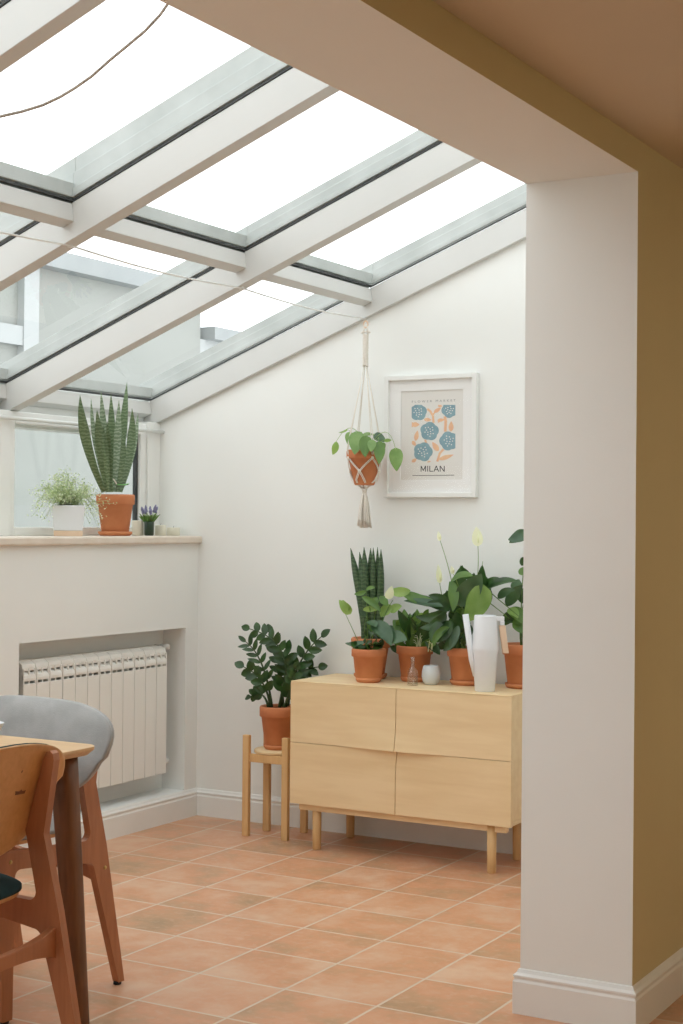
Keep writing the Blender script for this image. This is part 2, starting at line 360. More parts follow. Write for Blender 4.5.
# low windows above the sill
GX = -.262
def low_window(y0, y1, n, z0=1.277, z1=1.752):
    mb = MB(); fw = .042; x0, x1 = GX-.008, GX+.028
    mb.box(x0, x1, y0, y0+fw, z0, z1); mb.box(x0, x1, y1-fw, y1, z0, z1)
    mb.box(x0, x1, y0+fw, y1-fw, z0, z0+.036); mb.box(x0, x1, y0+fw, y1-fw, z1-.012, z1)
    f = struct(mb.build('window_%d' % n, 'white', bevel=.003))
    g = MB(); g.box(GX-.003, GX+.003, y0+fw, y1-fw, z0+.036, z1-.012); g.build('glass_pane', 'glass', f)
    s_ = MB()
    s_.box(GX-.006, GX+.012, y1-fw-.014, y1-fw, z0+.036, z1-.012); s_.box(GX-.006, GX+.006, y0+fw, y0+fw+.004, z0+.036, z1-.012)
    s_.build('gasket', 'gasket', f)
low_window(-1.008, -.075, w); w += 1
for i in range(1, 7):
    low_window(-1.008-.993*i+.0, -1.068-.993*(i-1), w); w += 1
mb = MB()
for i in range(0, 7): mb.box(-.30, -.222, -1.068-.993*i+0.0, -1.008-.993*i, 1.277, 1.79)
mb.box(-.30, -.222, -.075, BW, 1.277, 1.80)
struct(mb.build('trim_%d' % k, 'white', bevel=.002)); k += 1
mb = MB(); mb.box(-.42, .024, YF, BW, 1.242, 1.277)
struct(mb.build('trim_%d' % k, 'sill', bevel=.008)); k += 1

# neighbouring building outside (seen pale through the low glass)
M['render'] = mottled('pale_render', (.32, .335, .315), (.345, .36, .34), 1.2, .9)
M['renderlight'] = mottled('lighter_render', (.44, .465, .465), (.48, .505, .505), 1.2, .9)
M['slate'] = mottled('pale_roof', (.30, .325, .33), (.34, .365, .37), 3, .8)
SKY = 3.0; FILL_LAMP = 68.0; EXPO = -0.38
t = thing('neighbouring_building', (-4.5, 3, -.1), 'pale rendered house outside, dimly seen through the low window', 'building')
mb = MB(); mb.box(-2, 1.5, -6, 1.3, 0, 3.18); mb.build('wall', 'render', t)
mb = MB(); mb.box(-2, 1.50, 1.3, 6.5, 0, 2.9); mb.build('rear_wing', 'renderlight', t)
mb = MB(); mb.box(-2.1, 1.62, -6.1, 1.36, 3.18, 3.30); mb.box(-2.1, 1.6, 1.36, 6.6, 2.9, 3.0); mb.build('roof', 'slate', t)
mb = MB(); mb.box(1.5, 1.56, -.85, -.70, 2.25, 3.18); mb.box(1.5, 1.55, -6, -.85, 2.62, 2.75); mb.build('pilaster', 'renderlight', t)

mb = MB(); mb.box(-14, -.42, -14, 14, -.2, -.1); M['paving'] = mottled('grey_paving', (.26, .265, .26), (.32, .325, .32), 4, .9); struct(mb.build('ground', 'paving'))
# ------------------------------------------------------------------ cables and rod
mb = MB()
pts = [(.884+.0, y, 2.236) for y in (-7.5, -6.0, -5.0, -4.0, -3.0, -2.0, -1.0, 0.012)]
pts = []
for i in range(len(RY)-1):
    a, b = -.97-.993*(i-1), -.97-.993*i
yy = [.014]+[-.965-.993*i for i in range(7)]
for i in range(len(yy)-1):
    for q in range(6):
        tt = q/6; pts.append((.872, yy[i]*(1-tt)+yy[i+1]*tt, 2.222-.014*math.sin(PI*tt)))
pts.append((.872, yy[-1], 2.222))
o = mb; o.tube(pts, .0036, 6)
cable = mb.build('cable', 'white'); tag(cable, 'long thin white cable strung under the rafters towards the hanging plant', 'cable')
for y in yy[1:]:
    mb = MB()
    mb.tube([(.872, y, 2.222), (.872, y, zb(.872)+.002)], .004, 8); mb.lathe([(.0, -.008), (.009, -.006), (.009, .006), (0, .008)], (.872, y, 2.222), 10)
    mb.build('cable_clip', 'white', cable)
# sagging cord top left
A = [at(172, -2, y=-2.72), at(160, 15, y=-2.715), at(145, 31, y=-2.71), at(127, 46, y=-2.70), at(110, 60, y=-2.70), at(92, 76, y=-2.69), at(75, 88, y=-2.69), at(60, 97, y=-2.70), at(43, 105, y=-2.71), at(22, 111.5, y=-2.73), at(0, 116.5, y=-2.76), at(-30, 121, y=-2.80), at(-70, 122, y=-2.87), at(-105, 112, y=-2.925)]
A = [at(215, -60, y=-2.73)]+A
mb = MB(); mb.tube(A, .0042, 6); tag(mb.build('hanging_cord', 'greycord'), 'thin beige cord sagging under the top left roof glass', 'cord')
mb = MB(); mb.tube([(-.205, BW, 1.758), (-.205, -2, 1.758), (-.205, -7.4, 1.758)], .0085, 10)
rod = mb.build('curtain_rod', 'white'); tag(rod, 'thin white curtain rod running above the window sill plants', 'rod')
mb = MB(); mb.lathe([(.016, -.02), (.016, -.012), (.01, -.008), (.01, 0)], (0, 0, 0), 14)
o = mb.build('rod_socket', 'white', rod, loc=(-.205, BW-.001, 1.758)); o.rotation_euler = (PI/2, 0, 0)

# ------------------------------------------------------------------ radiator
RX0, RX1 = -.104, -.024; ry0, ry1 = -1.140, -.184; nsec = 12; pw = (ry1-ry0)/nsec
rad = thing('radiator', (-.065, (ry0+ry1)/2, .21), 'white sectional radiator in the wall recess below the window sill', 'radiator')
rl = Vector((-.065, (ry0+ry1)/2, .21))
def section():
    s = MB(); h = pw/2-.0016
    s.box(RX1-.012-rl.x, RX1-rl.x, -h, h, .005, .484)                    # front plate
    s.box(RX0-rl.x, RX0+.008-rl.x, -h, h, .03, .50)                     # rear plate
    s.box(RX0-rl.x, RX1-.004-rl.x, -.004, .004, .02, .545)              # web
    # curved louvres at the top front
    def louvre(z0, z1, xf, xb):
        P = [(xf-rl.x, z0), (xf+.001-rl.x, z0+(z1-z0)*.35), (xf-.002-rl.x, z0+(z1-z0)*.7), (xb-rl.x, z1), (xb-.006-rl.x, z1-.001), (xf-.008-rl.x, z0+.004)]
        s.prism(P, -h, h, 'y')
    louvre(.494, .528, RX1-.001, RX1-.016)
    louvre(.534, .572, RX1-.008, RX1-.028)
    s.box(RX0-rl.x, RX1-.030-rl.x, -h, h, .566, .574)
    s.box(RX1-.012-rl.x, RX1-.001-rl.x, -h, -h+.006, .48, .545); s.box(RX1-.012-rl.x, RX1-.001-rl.x, h-.006, h, .48, .545)
    return s
s0 = None
for i in range(nsec):
    yl = ry0+pw*(i+.5)-rl.y
    if s0 is None: s0 = section().build('radiator_section', 'radiator', rad, bevel=.0018, loc=(0, yl, 0)); q = s0
    else:
        q = s0.copy(); COL.objects.link(q); q.location = (0, yl, 0)
for nm, y, z, sg in (('valve', ry1, .775, 1), ('valve', ry1, .262, 1), ('valve', ry0, .755, -1)):
    v = MB(); zz = z-rl.z; y_ = y-rl.y+(0 if sg > 0 else .012)
    v.tube([(-.02, y_-.002*sg, zz), (-.02, y_+.038*sg, zz)], .010, 12)
    v.tube([(-.02, y_+.038*sg, zz), (-.058, y_+.038*sg, zz)], .008, 10)
    vv = v.build(nm, 'chrome', rad)
    v = MB(); v.tube([(-.022, y_+.040*sg, zz), (.004, y_+.040*sg, zz), (.018, y_+.040*sg, zz)], [.014, .0155, .012], 14)
    v.build('valve_knob', 'white' if sg > 0 else 'gasket', vv)

# ------------------------------------------------------------------ picture
fx0, fx1, fz0, fz1 = .9739, 1.4057, 1.4518, 1.9675
pic = thing('framed_print', ((fx0+fx1)/2, BW, (fz0+fz1)/2), 'white framed floral print reading MILAN on the back wall', 'picture')
pc = Vector(pic.location)
FD = .030; hx, hz = (fx1-fx0)/2, (fz1-fz0)/2; fw = .020
mb = MB()
mb.box(-hx, -hx+fw, -FD, 0, -hz, hz); mb.box(hx-fw, hx, -FD, 0, -hz, hz); mb.box(-hx+fw, hx-fw, -FD, 0, hz-fw, hz); mb.box(-hx+fw, hx-fw, -FD, 0, -hz, -hz+fw)
mb.build('frame', 'white', pic, bevel=.002)
PP = BW-.012      # paper plane
def pw_(u, v):    # spot in the enlarged crop of the print -> frame coordinates
    P = at(390+u/8.035, 380+v/8.035, y=PP); return P.x-pc.x, P.z-pc.z
a = pw_(92, 92); b = pw_(585, 800)
mb = MB()
mx0, mx1, mz1, mz0 = a[0], b[0], a[1], b[1]
mb.box(-hx+fw, mx0, -.016, -.012, -hz+fw, hz-fw); mb.box(mx1, hx-fw, -.016, -.012, -hz+fw, hz-fw)
mb.box(mx0, mx1, -.016, -.012, mz1, hz-fw); mb.box(mx0, mx1, -.016, -.012, -hz+fw, mz0)
mb.build('mount', 'mount', pic)
mb = MB(); mb.box(mx0-.004, mx1+.004, -.012, -.0105, mz0-.004, mz1+.004); paper = mb.build('print', 'paper', pic)
def flat(name, polys, mat, yy=-.0122, th=.0003):
    s = MB()
    for P in polys: s.prism([tuple(p) for p in P], yy-th, yy, 'y')
    return s.build(name, mat, paper)
# art block bounds in crop px: 175..525, 200..665
L_, R_, T_, B_ = 175, 525, 200, 662
def clip(P):
    return [(min(max(u, L_), R_), min(max(v, T_), B_)) for u, v in P]
def blob(cu, cv, r, lob=5, ph=0, amp=.055, sy=1.0):
    P = []
    for k in range(60):
        a_ = 2*PI*k/60; rr = r*(.92+.13*abs(math.cos(lob*(a_+ph)/2)))
        P.append((cu+rr*math.cos(a_), cv+rr*sy*math.sin(a_)))
    return [pw_(*q) for q in clip(P)]
flowers = [(228, 258, 66, .3), (478, 240, 62, .8), (318, 412, 72, 0.2), (474, 490, 74, .6), (266, 577, 74, 0)]
pat = MB()
dots = []
for u, v, r, ph in flowers:
    for k in range(13):
        rr = r*.60*math.sqrt((k+.5)/13); a_ = k*2.4+ph
        du, dv = rr*math.cos(a_), rr*math.sin(a_)
        if L_+6 < u+du < R_-6 and T_+6 < v+dv < B_-6:
            c_ = [(u+du+5.2*math.cos(q*PI/3), v+dv+5.2*math.sin(q*PI/3)) for q in range(6)]
            dots.append([pw_(*p) for p in c_])

def leafpoly(u0, v0, u1, v1, w_):
    P = []; du, dv = u1-u0, v1-v0; L = math.hypot(du, dv); nx, ny = -dv/L, du/L
    for s_ in (1, -1):
        rng = range(0, 11) if s_ > 0 else range(9, 0, -1)
        for k in rng:
            tt = k/10; ww = w_*math.sin(PI*tt**.8)**.9*s_ if 0 < tt < 1 else 0
            P.append((u0+du*tt+nx*ww, v0+dv*tt+ny*ww))
    return [pw_(*q) for q in clip(P)]
def strip(pts, w_):
    Lp, Rp = [], []
    for i, (u, v) in enumerate(pts):
        a_, b_ = pts[max(i-1, 0)], pts[min(i+1, len(pts)-1)]; du, dv = b_[0]-a_[0], b_[1]-a_[1]; L = math.hypot(du, dv)
        Lp.append((u-dv/L*w_, v+du/L*w_)); Rp.append((u+dv/L*w_, v-du/L*w_))
    return [pw_(*q) for q in clip(Lp+Rp[::-1])]
lv = [leafpoly(178, 380, 178, 335, 14), leafpoly(175, 358, 238, 358, 20), leafpoly(272, 318, 335, 320, 15), leafpoly(352, 262, 412, 222, 15), leafpoly(380, 325, 440, 318, 14),
      leafpoly(205, 490, 222, 405, 18), leafpoly(178, 490, 208, 530, 15), leafpoly(490, 415, 492, 330, 20), leafpoly(390, 572, 340, 498, 22), leafpoly(390, 640, 512, 600, 18), leafpoly(175, 660, 215, 632, 14), leafpoly(298, 662, 330, 652, 6), leafpoly(385, 205, 420, 210, 12)]
st = [strip([(300, 232), (325, 252), (345, 290), (350, 345)], 9), strip([(440, 292), (448, 330), (444, 415)], 11), strip([(282, 480), (294, 515)], 8), strip([(430, 555), (400, 590), (380, 655)], 9), strip([(345, 280), (365, 250)], 6), strip([(385, 340), (440, 312)], 5)]
for i_, P in enumerate(lv+st): pat.prism([tuple(p) for p in P], -.0122-.00002*i_, -.0118, 'y', 1)
for P in [blob(u, v, r, 5, ph) for u, v, r, ph in flowers]: pat.prism([tuple(p) for p in P], -.0129, -.0118, 'y', 0)
for P in dots: pat.prism([tuple(p) for p in P], -.0132, -.0128, 'y', 2)
pat.build('printed_pattern', ['inkblue', 'inkpeach', 'paper'], paper)
def text(s, size, center_uv, mat, parent, width=None, space=1.0, name='lettering', bold=.0):
    cu = bpy.data.curves.new(name, 'FONT'); cu.body = s; cu.size = size; cu.align_x = 'CENTER'; cu.align_y = 'CENTER'; cu.space_character = space; cu.extrude = .00015; cu.offset = bold
    tmp = bpy.data.objects.new('tmp', cu); COL.objects.link(tmp); dg = bpy.context.evaluated_depsgraph_get(); dg.update()
    me = bpy.data.meshes.new_from_object(tmp.evaluated_get(dg)); bpy.data.objects.remove(tmp)
    xs = [v.co.x for v in me.vertices]; ww = max(xs)-min(xs); k_ = (width/ww) if width else 1
    for v in me.vertices: v.co.x *= k_
    me.materials.clear(); me.materials.append(M[mat])
    o = bpy.data.objects.new(name, me); COL.objects.link(o); o.parent = parent
    x, z = pw_(*center_uv); o.location = (x, -.0124, z); o.rotation_euler = (PI/2, 0, 0)
    return o
hM = pw_(343, 690)[1]-pw_(343, 738)[1]
lt = MB()
def stroke(p, q, w_=2.9):
    (u0, v0), (u1, v1) = p, q; L = math.hypot(u1-u0, v1-v0); nx, ny = -(v1-v0)/L*w_, (u1-u0)/L*w_
    lt.prism([pw_(u0+nx, v0+ny), pw_(u1+nx, v1+ny), pw_(u1-nx, v1-ny), pw_(u0-nx, v0-ny)], -.0125-.00002*(len(lt.f) % 7), -.0118, 'y')
V0, V1 = 690, 736
for p, q in (((250, V1), (250, V0)), ((250, V0), (268, V1-8)), ((268, V1-8), (286, V0)), ((286, V0), (286, V1)), ((303, V0), (303, V1)), ((320, V0), (320, V1)), ((320, V1-3), (346, V1-3)),
             ((353, V1), (372, V0)), ((372, V0), (391, V1)), ((360, V1-15), (384, V1-15)), ((403, V1), (403, V0)), ((403, V0), (436, V1)), ((436, V1), (436, V0))): stroke(p, q)
lt.build('print_title', 'inkdark', paper)
hS = pw_(343, 162)[1]-pw_(343, 182)[1]
text('FLOWER MARKET', hS*1.2, (350, 170), 'inkgrey', paper, pw_(526, 170)[0]-pw_(175, 170)[0], space=1.7, name='print_caption')
s = MB(); (xa, za), (xb, zb_) = pw_(180, 767), pw_(515, 767); s.box(xa, xb, -.0126, -.0121, za-.0012, za+.0008); s.build('print_rule', 'inkdark', paper)
# front glazing of the frame is left clear; thin sheet
s = MB(); s.add([(-hx+fw, -.020, -hz+fw), (hx-fw, -.020, -hz+fw), (hx-fw, -.020, hz-fw), (-hx+fw, -.020, hz-fw)], [(0, 1, 2, 3)]); s.build('picture_glass', 'lowglass', pic)

# ------------------------------------------------------------------ sideboard
SX0, SX1, SY0, SY1, SZ0, SZ1 = .748, 1.733, -.383, -.006, .190, .690
sb = thing('sideboard', ((SX0+SX1)/2, (SY0+SY1)/2, 0), 'low light oak sideboard carrying potted plants', 'sideboard')
so = Vector(sb.location)
mb = MB(); x0, x1, y0, y1 = SX0-so.x, SX1-so.x, SY0-so.y, SY1-so.y
tk = .018
mb.box(x0, x1, y0+.018, y1, SZ1-tk, SZ1); mb.box(x0, x1, y0+.018, y1, SZ0, SZ0+tk)
mb.box(x0, x0+tk, y0+.018, y1, SZ0+tk, SZ1-tk); mb.box(x1-tk, x1, y0+.018, y1, SZ0+tk, SZ1-tk); mb.box(x0+tk, x1-tk, y1-.008, y1, SZ0+tk, SZ1-tk)
mb.box(x0+tk, x1-tk, y0+.03, y1-.02, (SZ0+SZ1)/2-.008, (SZ0+SZ1)/2+.008); mb.box(-.008, .008, y0+.03, y1-.02, SZ0+tk, SZ1-tk)
mb.box(x0, x1, y0+.0005, y0+.018, SZ1-.006, SZ1)
mb.build('body', 'oakx', sb, bevel=.0015)
zm = .4385; xm = at(395.5, 752, y=SY0).x-so.x
def front(xa, xb, za, zc, up, side):
    """one drawer front; the edge by the middle seam swells out (upper) or falls back (lower)"""
    s = MB(); nx, nz = 26, 14; W = xb-xa; vs = []
    for layer in (0, 1):
        for j in range(nz+1):
            for i in range(nx+1):
                u = i/nx; v = j/nz; x = xa+W*u; z = za+(zc-za)*v
                k = u if side < 0 else 1-u                    # 1 at the middle seam
                k = max(0, (k-.35)/.65); k = k*k*(3-2*k)
                e = (1-v) if up else v
                e = max(0, (e-.45)/.55); e = e*e
                y = y0+(-.016*k*e if up else .010*k*e)
                if layer: y = y0+.0175
                vs.append((x, y, z))
    n = nx+1; o_ = n*(nz+1); fs = []
    for j in range(nz):
        for i in range(nx):
            a_ = j*n+i; fs.append((a_, a_+1, a_+n+1, a_+n)); fs.append((o_+a_+n, o_+a_+n+1, o_+a_+1, o_+a_))
    per = [i for i in range(n)]+[j*n+nx for j in range(1, nz+1)]+[nz*n+i for i in range(nx-1, -1, -1)]+[j*n for j in range(nz-1, 0, -1)]
    for i in range(len(per)): a_, b_ = per[i], per[(i+1) % len(per)]; fs.append((b_, a_, o_+a_, o_+b_))
    s.add(vs, fs); return s
g = .0015
for xa, xb, sd in ((x0, xm-g, -1), (xm+g, x1, 1)):
    front(xa, xb, zm+.001, SZ1-.0065, True, sd).build('drawer_front', 'oakx', sb)
    front(xa, xb, SZ0-.002, zm-.001, False, sd).build('drawer_front', 'oakx', sb)
mb = MB(); mb.box(x0+.03, x1-.03, -.165, -.135, .160, SZ0); mb.box(x0+.03, x1-.03, .115, .14, .160, SZ0)
mb.box(x0+.1, x0+.125, -.135, .115, .165, SZ0); mb.box(x1-.125, x1-.1, -.135, .115, .165, SZ0)
mb.build('base_rail', 'oakx', sb, bevel=.001)
for px, py in ((.852, -.338), (.854, -.060), (1.641, -.350), (1.632, -.082)):
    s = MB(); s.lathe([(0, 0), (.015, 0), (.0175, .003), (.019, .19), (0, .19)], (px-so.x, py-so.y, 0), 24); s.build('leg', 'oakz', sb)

# ------------------------------------------------------------------ plant stand
ps = thing('plant_stand', (.553, -.168, 0), 'small four-legged oak plant stand left of the sideboard', 'plant stand')
legs = [(-.092, -.100), (.094, -.086), (-.080, .050), (.076, .085)]
legs = [(-.095, -.098), (.098, -.092), (-.078, .040), (.080, .092)]
for x, y in legs:
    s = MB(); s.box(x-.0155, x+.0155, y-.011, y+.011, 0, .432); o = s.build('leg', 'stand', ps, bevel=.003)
mb = MB(); mb.lathe([(0, 0), (.098, 0), (.102, .003), (.102, .013), (.098, .016), (0, .016)], (0, 0, .352), 48); mb.build('tray', 'oakx', ps)
mb = MB(); mb.box(-.095, .098, -.100, -.082, .318, .352)
mb.prism([(-.078, -.07+.02), (-.062, -.07+.02), (.088, .09), (.072, .095)], .318, .352, 'z'); mb.build('rail', 'stand', ps, bevel=.001)

# ------------------------------------------------------------------ pots
def pot(root, rt, h, base=(0, 0, 0), rs=None, mat='terra', k=.72, rim=.26, soil=True, rimout=.007):
    b = Vector(base); sh = 0
    if rs:
        s = MB(); s.lathe([(0, 0), (rs*.86, 0), (rs, .010), (rs*1.01, .019), (rs*.95, .0195), (rs*.84, .008), (0, .008)], b, 40); s.build('saucer', mat, root); sh = .008
    s = MB(); rb = rt*k; rh = h*rim; rc = rt-rimout
    P = [(0, sh), (rb-.004, sh), (rb, sh+.004), (rb+(rc-rb)*.95, sh+h-rh), (rc+rimout*.6, sh+h-rh+.001), (rc+rimout, sh+h-rh+.004), (rt, sh+h-.006), (rt-.003, sh+h), (rt-.010, sh+h-.001), (rt-.012, sh+h-.012), (rt-.016, sh+h-.03), (0, sh+h-.03)]
    s.lathe(P, b, 48); o = s.build('pot', mat, root)
    if soil:
        s = MB(); n = 28; vs = [(b.x, b.y, b.z+sh+h-.012)]; R = rt-.0125
        for r_ in (.5, 1):
            for i in range(n):
                a_ = 2*PI*i/n; vs.append((b.x+R*r_*math.cos(a_), b.y+R*r_*math.sin(a_), b.z+sh+h-.016+random.uniform(-.002, .005)*(r_ < 1)))
        fs = [(0, 1+i, 1+(i+1) % n) for i in range(n)]+[(1+i, 1+n+i, 1+n+(i+1) % n, 1+(i+1) % n) for i in range(n)]
        s.add(vs, fs, 0, True); s.build('soil', 'soil', root)
    return sh+h
TOC = (CAM-Vector((1.2, -.2, 1.0))).normalized()
def nrm(tilt=.35, up=.25):
    v = TOC+Vector((random.uniform(-tilt, tilt), random.uniform(-tilt, tilt), up+random.uniform(-tilt, tilt))); return v.normalized()
class Plant:
    """collects blades and stems given as spots on known depth planes, in the local frame of root"""
    def __init__(s, root): s.root = root; s.o = Vector(root.location); s.parts = {}
    def mb(s, name, mat): return s.parts.setdefault((name, mat), MB())
    def P(s, u, v, y): return at(u, v, y=y)-s.o
    def leaf(s, mat, a, b, w, ya, yb, bulge=0, prof='oval', n=None, fold=.25, wave=0.0, name='leaves', ns=13, new=False):
        A_, B_ = s.P(a[0], a[1], ya), s.P(b[0], b[1], yb)
        mu, mv = (a[0]+b[0])/2, (a[1]+b[1])/2; L = max(1e-6, math.hypot(b[0]-a[0], b[1]-a[1]))
        mu += (b[1]-a[1])/L*bulge*2; mv += -(b[0]-a[0])/L*bulge*2
        C_ = s.P(mu, mv, (ya+yb)/2-.005)
        t_ = MB() if new else s.mb(name, mat)
        t_.leaf(A_, C_, B_, w*.5*pxs(B_+s.o), n or nrm(), prof, fold, ns=ns, wave=wave)
        if new: s.last = t_.build(name, mat, s.root)
    def stem(s, mat, pts, r, name='stems'):
        q = [s.P(*p) for p in pts]
        if len(q) == 3:
            c = q[1]*2-(q[0]+q[2])/2; q = bez(q[0], c, q[2])
        s.mb(name, mat).tube(q, [r*(1.15-.5*i/(len(q)-1)) for i in range(len(q))], 6)
    def build(s):
        for (nme, mat), m_ in s.parts.items():
            if m_.v: m_.build(nme, mat, s.root)

# --- ZZ plant on the stand
zz = thing('potted_plant', (.5535, -.168, .3682), 'glossy dark feathery-leaved plant in a terracotta pot on the oak stand', 'plant')
hz_ = pot(zz, .080, .176, rs=.062, k=.70)
P_ = Plant(zz)
def zzstem(base, mid, tip, y0_, y1_, n, lw, ll, mat='zz', k0=.3, spread=1.0):
    q = bez(P_.P(*base, y0_), P_.P(*mid, (y0_+y1_)/2)*2-(P_.P(*base, y0_)+P_.P(*tip, y1_))/2, P_.P(*tip, y1_), 14)
    P_.mb('stems', 'darkstalk').tube(q, [.0052*(1.1-.7*i/14) for i in range(15)], 7)
    px = pxs(q[7]+P_.o)
    n = max(4, round(n*.68))
    for i in range(n):
        tt = k0+(1-k0)*i/(n-1); f_ = tt*14; i0 = min(13, int(f_)); p = q[i0].lerp(q[i0+1], f_-i0); d = (q[i0+1]-q[i0]).normalized()
        view = TOC; sd = d.cross(view).normalized()
        for sg in ((-1, 1) if i < n-1 else (0,)):
            dirn = (sd*sg*spread+d*.8+view*random.uniform(-.3, .5)).normalized() if sg else d
            l_ = ll*px*random.uniform(.8, 1.0)*(1-.25*tt); tip_ = p+dirn*l_
            mid_ = p+dirn*l_*.5+view*.006
            P_.mb('leaves', mat).leaf(p, mid_, tip_, lw*px*.40, (view+Vector((random.uniform(-.5, .5), random.uniform(-.3, .3), .3+random.uniform(-.3, .4)))), 'oval', .22, ns=7)
zzstem((280, 707), (283, 655), (250, 629), -.16, -.19, 13, 9, 17)
zzstem((283, 707), (280, 668), (271, 633), -.15, -.15, 9, 9, 16)
zzstem((272, 707), (262, 665), (246, 642), -.19, -.22, 10, 6, 17, spread=.9)
zzstem((270, 707), (262, 682), (244, 667), -.20, -.23, 8, 11, 17)
zzstem((288, 706), (299, 665), (321, 637), -.14, -.08, 9, 10, 20, k0=.35)
zzstem((286, 707), (296, 678), (318, 667), -.12, -.05, 8, 10, 17)
zzstem((279, 707), (284, 680), (288, 652), -.17, -.16, 9, 10, 17)
zzstem((268, 707), (262, 695), (251, 696), -.22, -.24, 4, 8, 12, k0=.5)
zzstem((284, 707), (290, 690), (296, 670), -.19, -.20, 7, 10, 16)
P_.build()

# --- cylindrical snake plant (behind, left on the sideboard)
def base_at(u, v, z): p = at(u, v, z=z); return (p.x, p.y, z)
bx, by, bz = at(370.5, 676, y=-.098).x, -.098, SZ1
sn = thing('potted_plant', (bx, by, bz), 'tall upright cylindrical snake plant in a terracotta pot, behind the smaller pot', 'plant')
hz_ = pot(sn, .083, .162, rs=.070, k=.7)
Q = Plant(sn)
for (u0, u1, vt, rr, yy_) in ((366, 350.5, 548, .0155, -.13), (364, 359.5, 552, .0165, -.12), (368, 364, 547, .0175, -.135), (371, 370.5, 548, .0165, -.10), (374, 373.3, 547.5, .013, -.13), (378, 377.5, 547, .012, -.11), (380, 381, 549, .0145, -.125)):
    a_, b_ = Q.P(u0, 647, by+(u0-371)*.001), Q.P(u1, vt, yy_)
    n = 16; q = [a_.lerp(b_, i/n)+Vector((.010*math.sin(i/n*PI)*(1 if u1 < 360 else 0), 0, 0)) for i in range(n+1)]
    Q.mb('leaves', 'cyl').tube(q, [rr*(.78+.30*min(1, i/n*2))*(1 if i/n < .62 else max(.06, 1-((i/n-.62)/.38)**2.2)) for i in range(n+1)], 10)
Q.build()

# --- small pot in front with anthurium-like plant
cx, cy_, _ = base_at(368.5, 682, SZ1)
an = thing('potted_plant', (cx, cy_, SZ1), 'pale-flowered leafy plant in the smaller terracotta pot at the front left', 'plant')
pot(an, .071, .130, rs=.053, k=.74)
Q = Plant(an); y = cy_
def stems_leaf(base, mid, tip): pass
Q.stem('mid', [(362, 650, y), (352, 628, y-.02), (345, 613, y-.03)], .0016)
Q.stem('mid', [(368, 650, y), (367, 615, y), (366, 590, y)], .0018)
Q.stem('mid', [(374, 650, y), (383, 620, y), (393, 600, y+.02)], .0018)
Q.stem('mid', [(371, 650, y), (375, 615, y), (381, 595, y)], .0018)
Q.leaf('light', (350, 613), (339, 600), 10, y-.02, y-.03, prof='heart')
Q.leaf('light', (347, 612), (343, 600), 7, y-.03, y-.035, prof='oval')
Q.leaf('light', (350, 610), (342, 600), 4, y-.02, y-.02)
Q.leaf('mid', (366, 591), (354, 594), 5, y, y-.02, 1); Q.leaf('mid', (366, 590), (375, 588), 5, y, y-.01, 1)
Q.leaf('mid', (362, 597), (381, 612), 7, y-.01, y-.02, 2)
Q.leaf('light', (363, 610), (378, 610), 6, y-.01, y-.02, 1)
Q.leaf('mid', (377, 597), (370, 612), 9, y, y-.02); Q.leaf('mid', (380, 596), (388, 606), 8, y, y)
Q.leaf('light', (393, 607), (381, 617), 11, y+.02, y, -2); Q.leaf('light', (390, 612), (402, 606), 9, y+.02, y+.02, 1)
Q.leaf('petal', (388, 598), (392, 586), 9, y, y, prof='heart')
Q.leaf('mid', (368, 625), (385, 640), 13, y-.01, y-.03, 2)
Q.leaf('bluegreen', (374, 624), (391, 646), 17, y-.02, y-.05, 3, prof='heart', n=(.5, -.8, .6))
Q.leaf('bluegreen', (385, 640), (407, 640), 16, y-.02, y-.02, 2, prof='oval')
Q.leaf('bluegreen', (366, 642), (345, 643), 8, y-.02, y-.03, 2, n=(.3, -.6, .8)); Q.leaf('mid', (366, 648), (352, 645), 9, y-.02, y-.04, 2)
for k in range(22):
    a_ = random.uniform(0, 2*PI); u = 369+random.uniform(-11, 14); v = 648+random.uniform(-4, 1)
    Q.leaf(random.choice(['dark', 'mid', 'bluegreen']), (u, v), (u+random.uniform(-9, 9), v-random.uniform(-1, 6)), random.uniform(6, 9), y+random.uniform(-.03, .03), y+random.uniform(-.06, .05), 1, n=nrm(.6, .6))
for k in range(10):
    u = 372+random.uniform(-6, 14); v = random.uniform(615, 642)
    Q.stem('mid', [(369+random.uniform(-5, 5), 650, y), (u-2, (v+650)/2, y), (u, v, y)], .0014)
    Q.leaf(random.choice(['mid', 'bluegreen', 'dark']), (u, v), (u+random.uniform(-8, 10), v+random.uniform(-7, 7)), random.uniform(6, 10), y+random.uniform(-.03, .03), y+random.uniform(-.06, .04), 1, n=nrm(.5, .4))
Q.build()

# --- middle pot
cx, cy_, _ = base_at(414.5, 677.5, SZ1)
cy_ = -.104; cx = at(414.5, 677, y=cy_).x
mp_ = thing('potted_plant', (cx, cy_, SZ1), 'low bushy green plant in a terracotta pot behind the glass bottle', 'plant')
pot(mp_, .076, .140, rs=.058, k=.72)
Q = Plant(mp_); y = cy_
L0 = [('mid', (408, 640), (404, 609), 12, 0), ('mid', (405, 636), (393, 620), 12, -1), ('light', (412, 640), (402, 627), 12, 1), ('dark', (414, 642), (411, 617), 13, 1), ('dark', (416, 640), (425, 622), 12, 1),
      ('mid', (411, 650), (409, 622), 11, 0), ('dark', (404, 642), (392, 632), 12, 2), ('bluegreen', (398, 632), (383, 625), 11, 2), ('dark', (408, 645), (390, 646), 11, 3), ('mid', (405, 648), (397, 640), 9, 1),
      ('dark', (420, 640), (432, 632), 10, 1), ('mid', (423, 645), (436, 645), 10, 1), ('dark', (425, 640), (440, 655), 10, 1), ('mid', (414, 640), (417, 609), 11, -1), ('dark', (419, 644), (428, 612), 10, 0), ('mid', (415, 652), (413, 634), 10, 0), ('dark', (411, 637), (398, 610), 10, 0)]
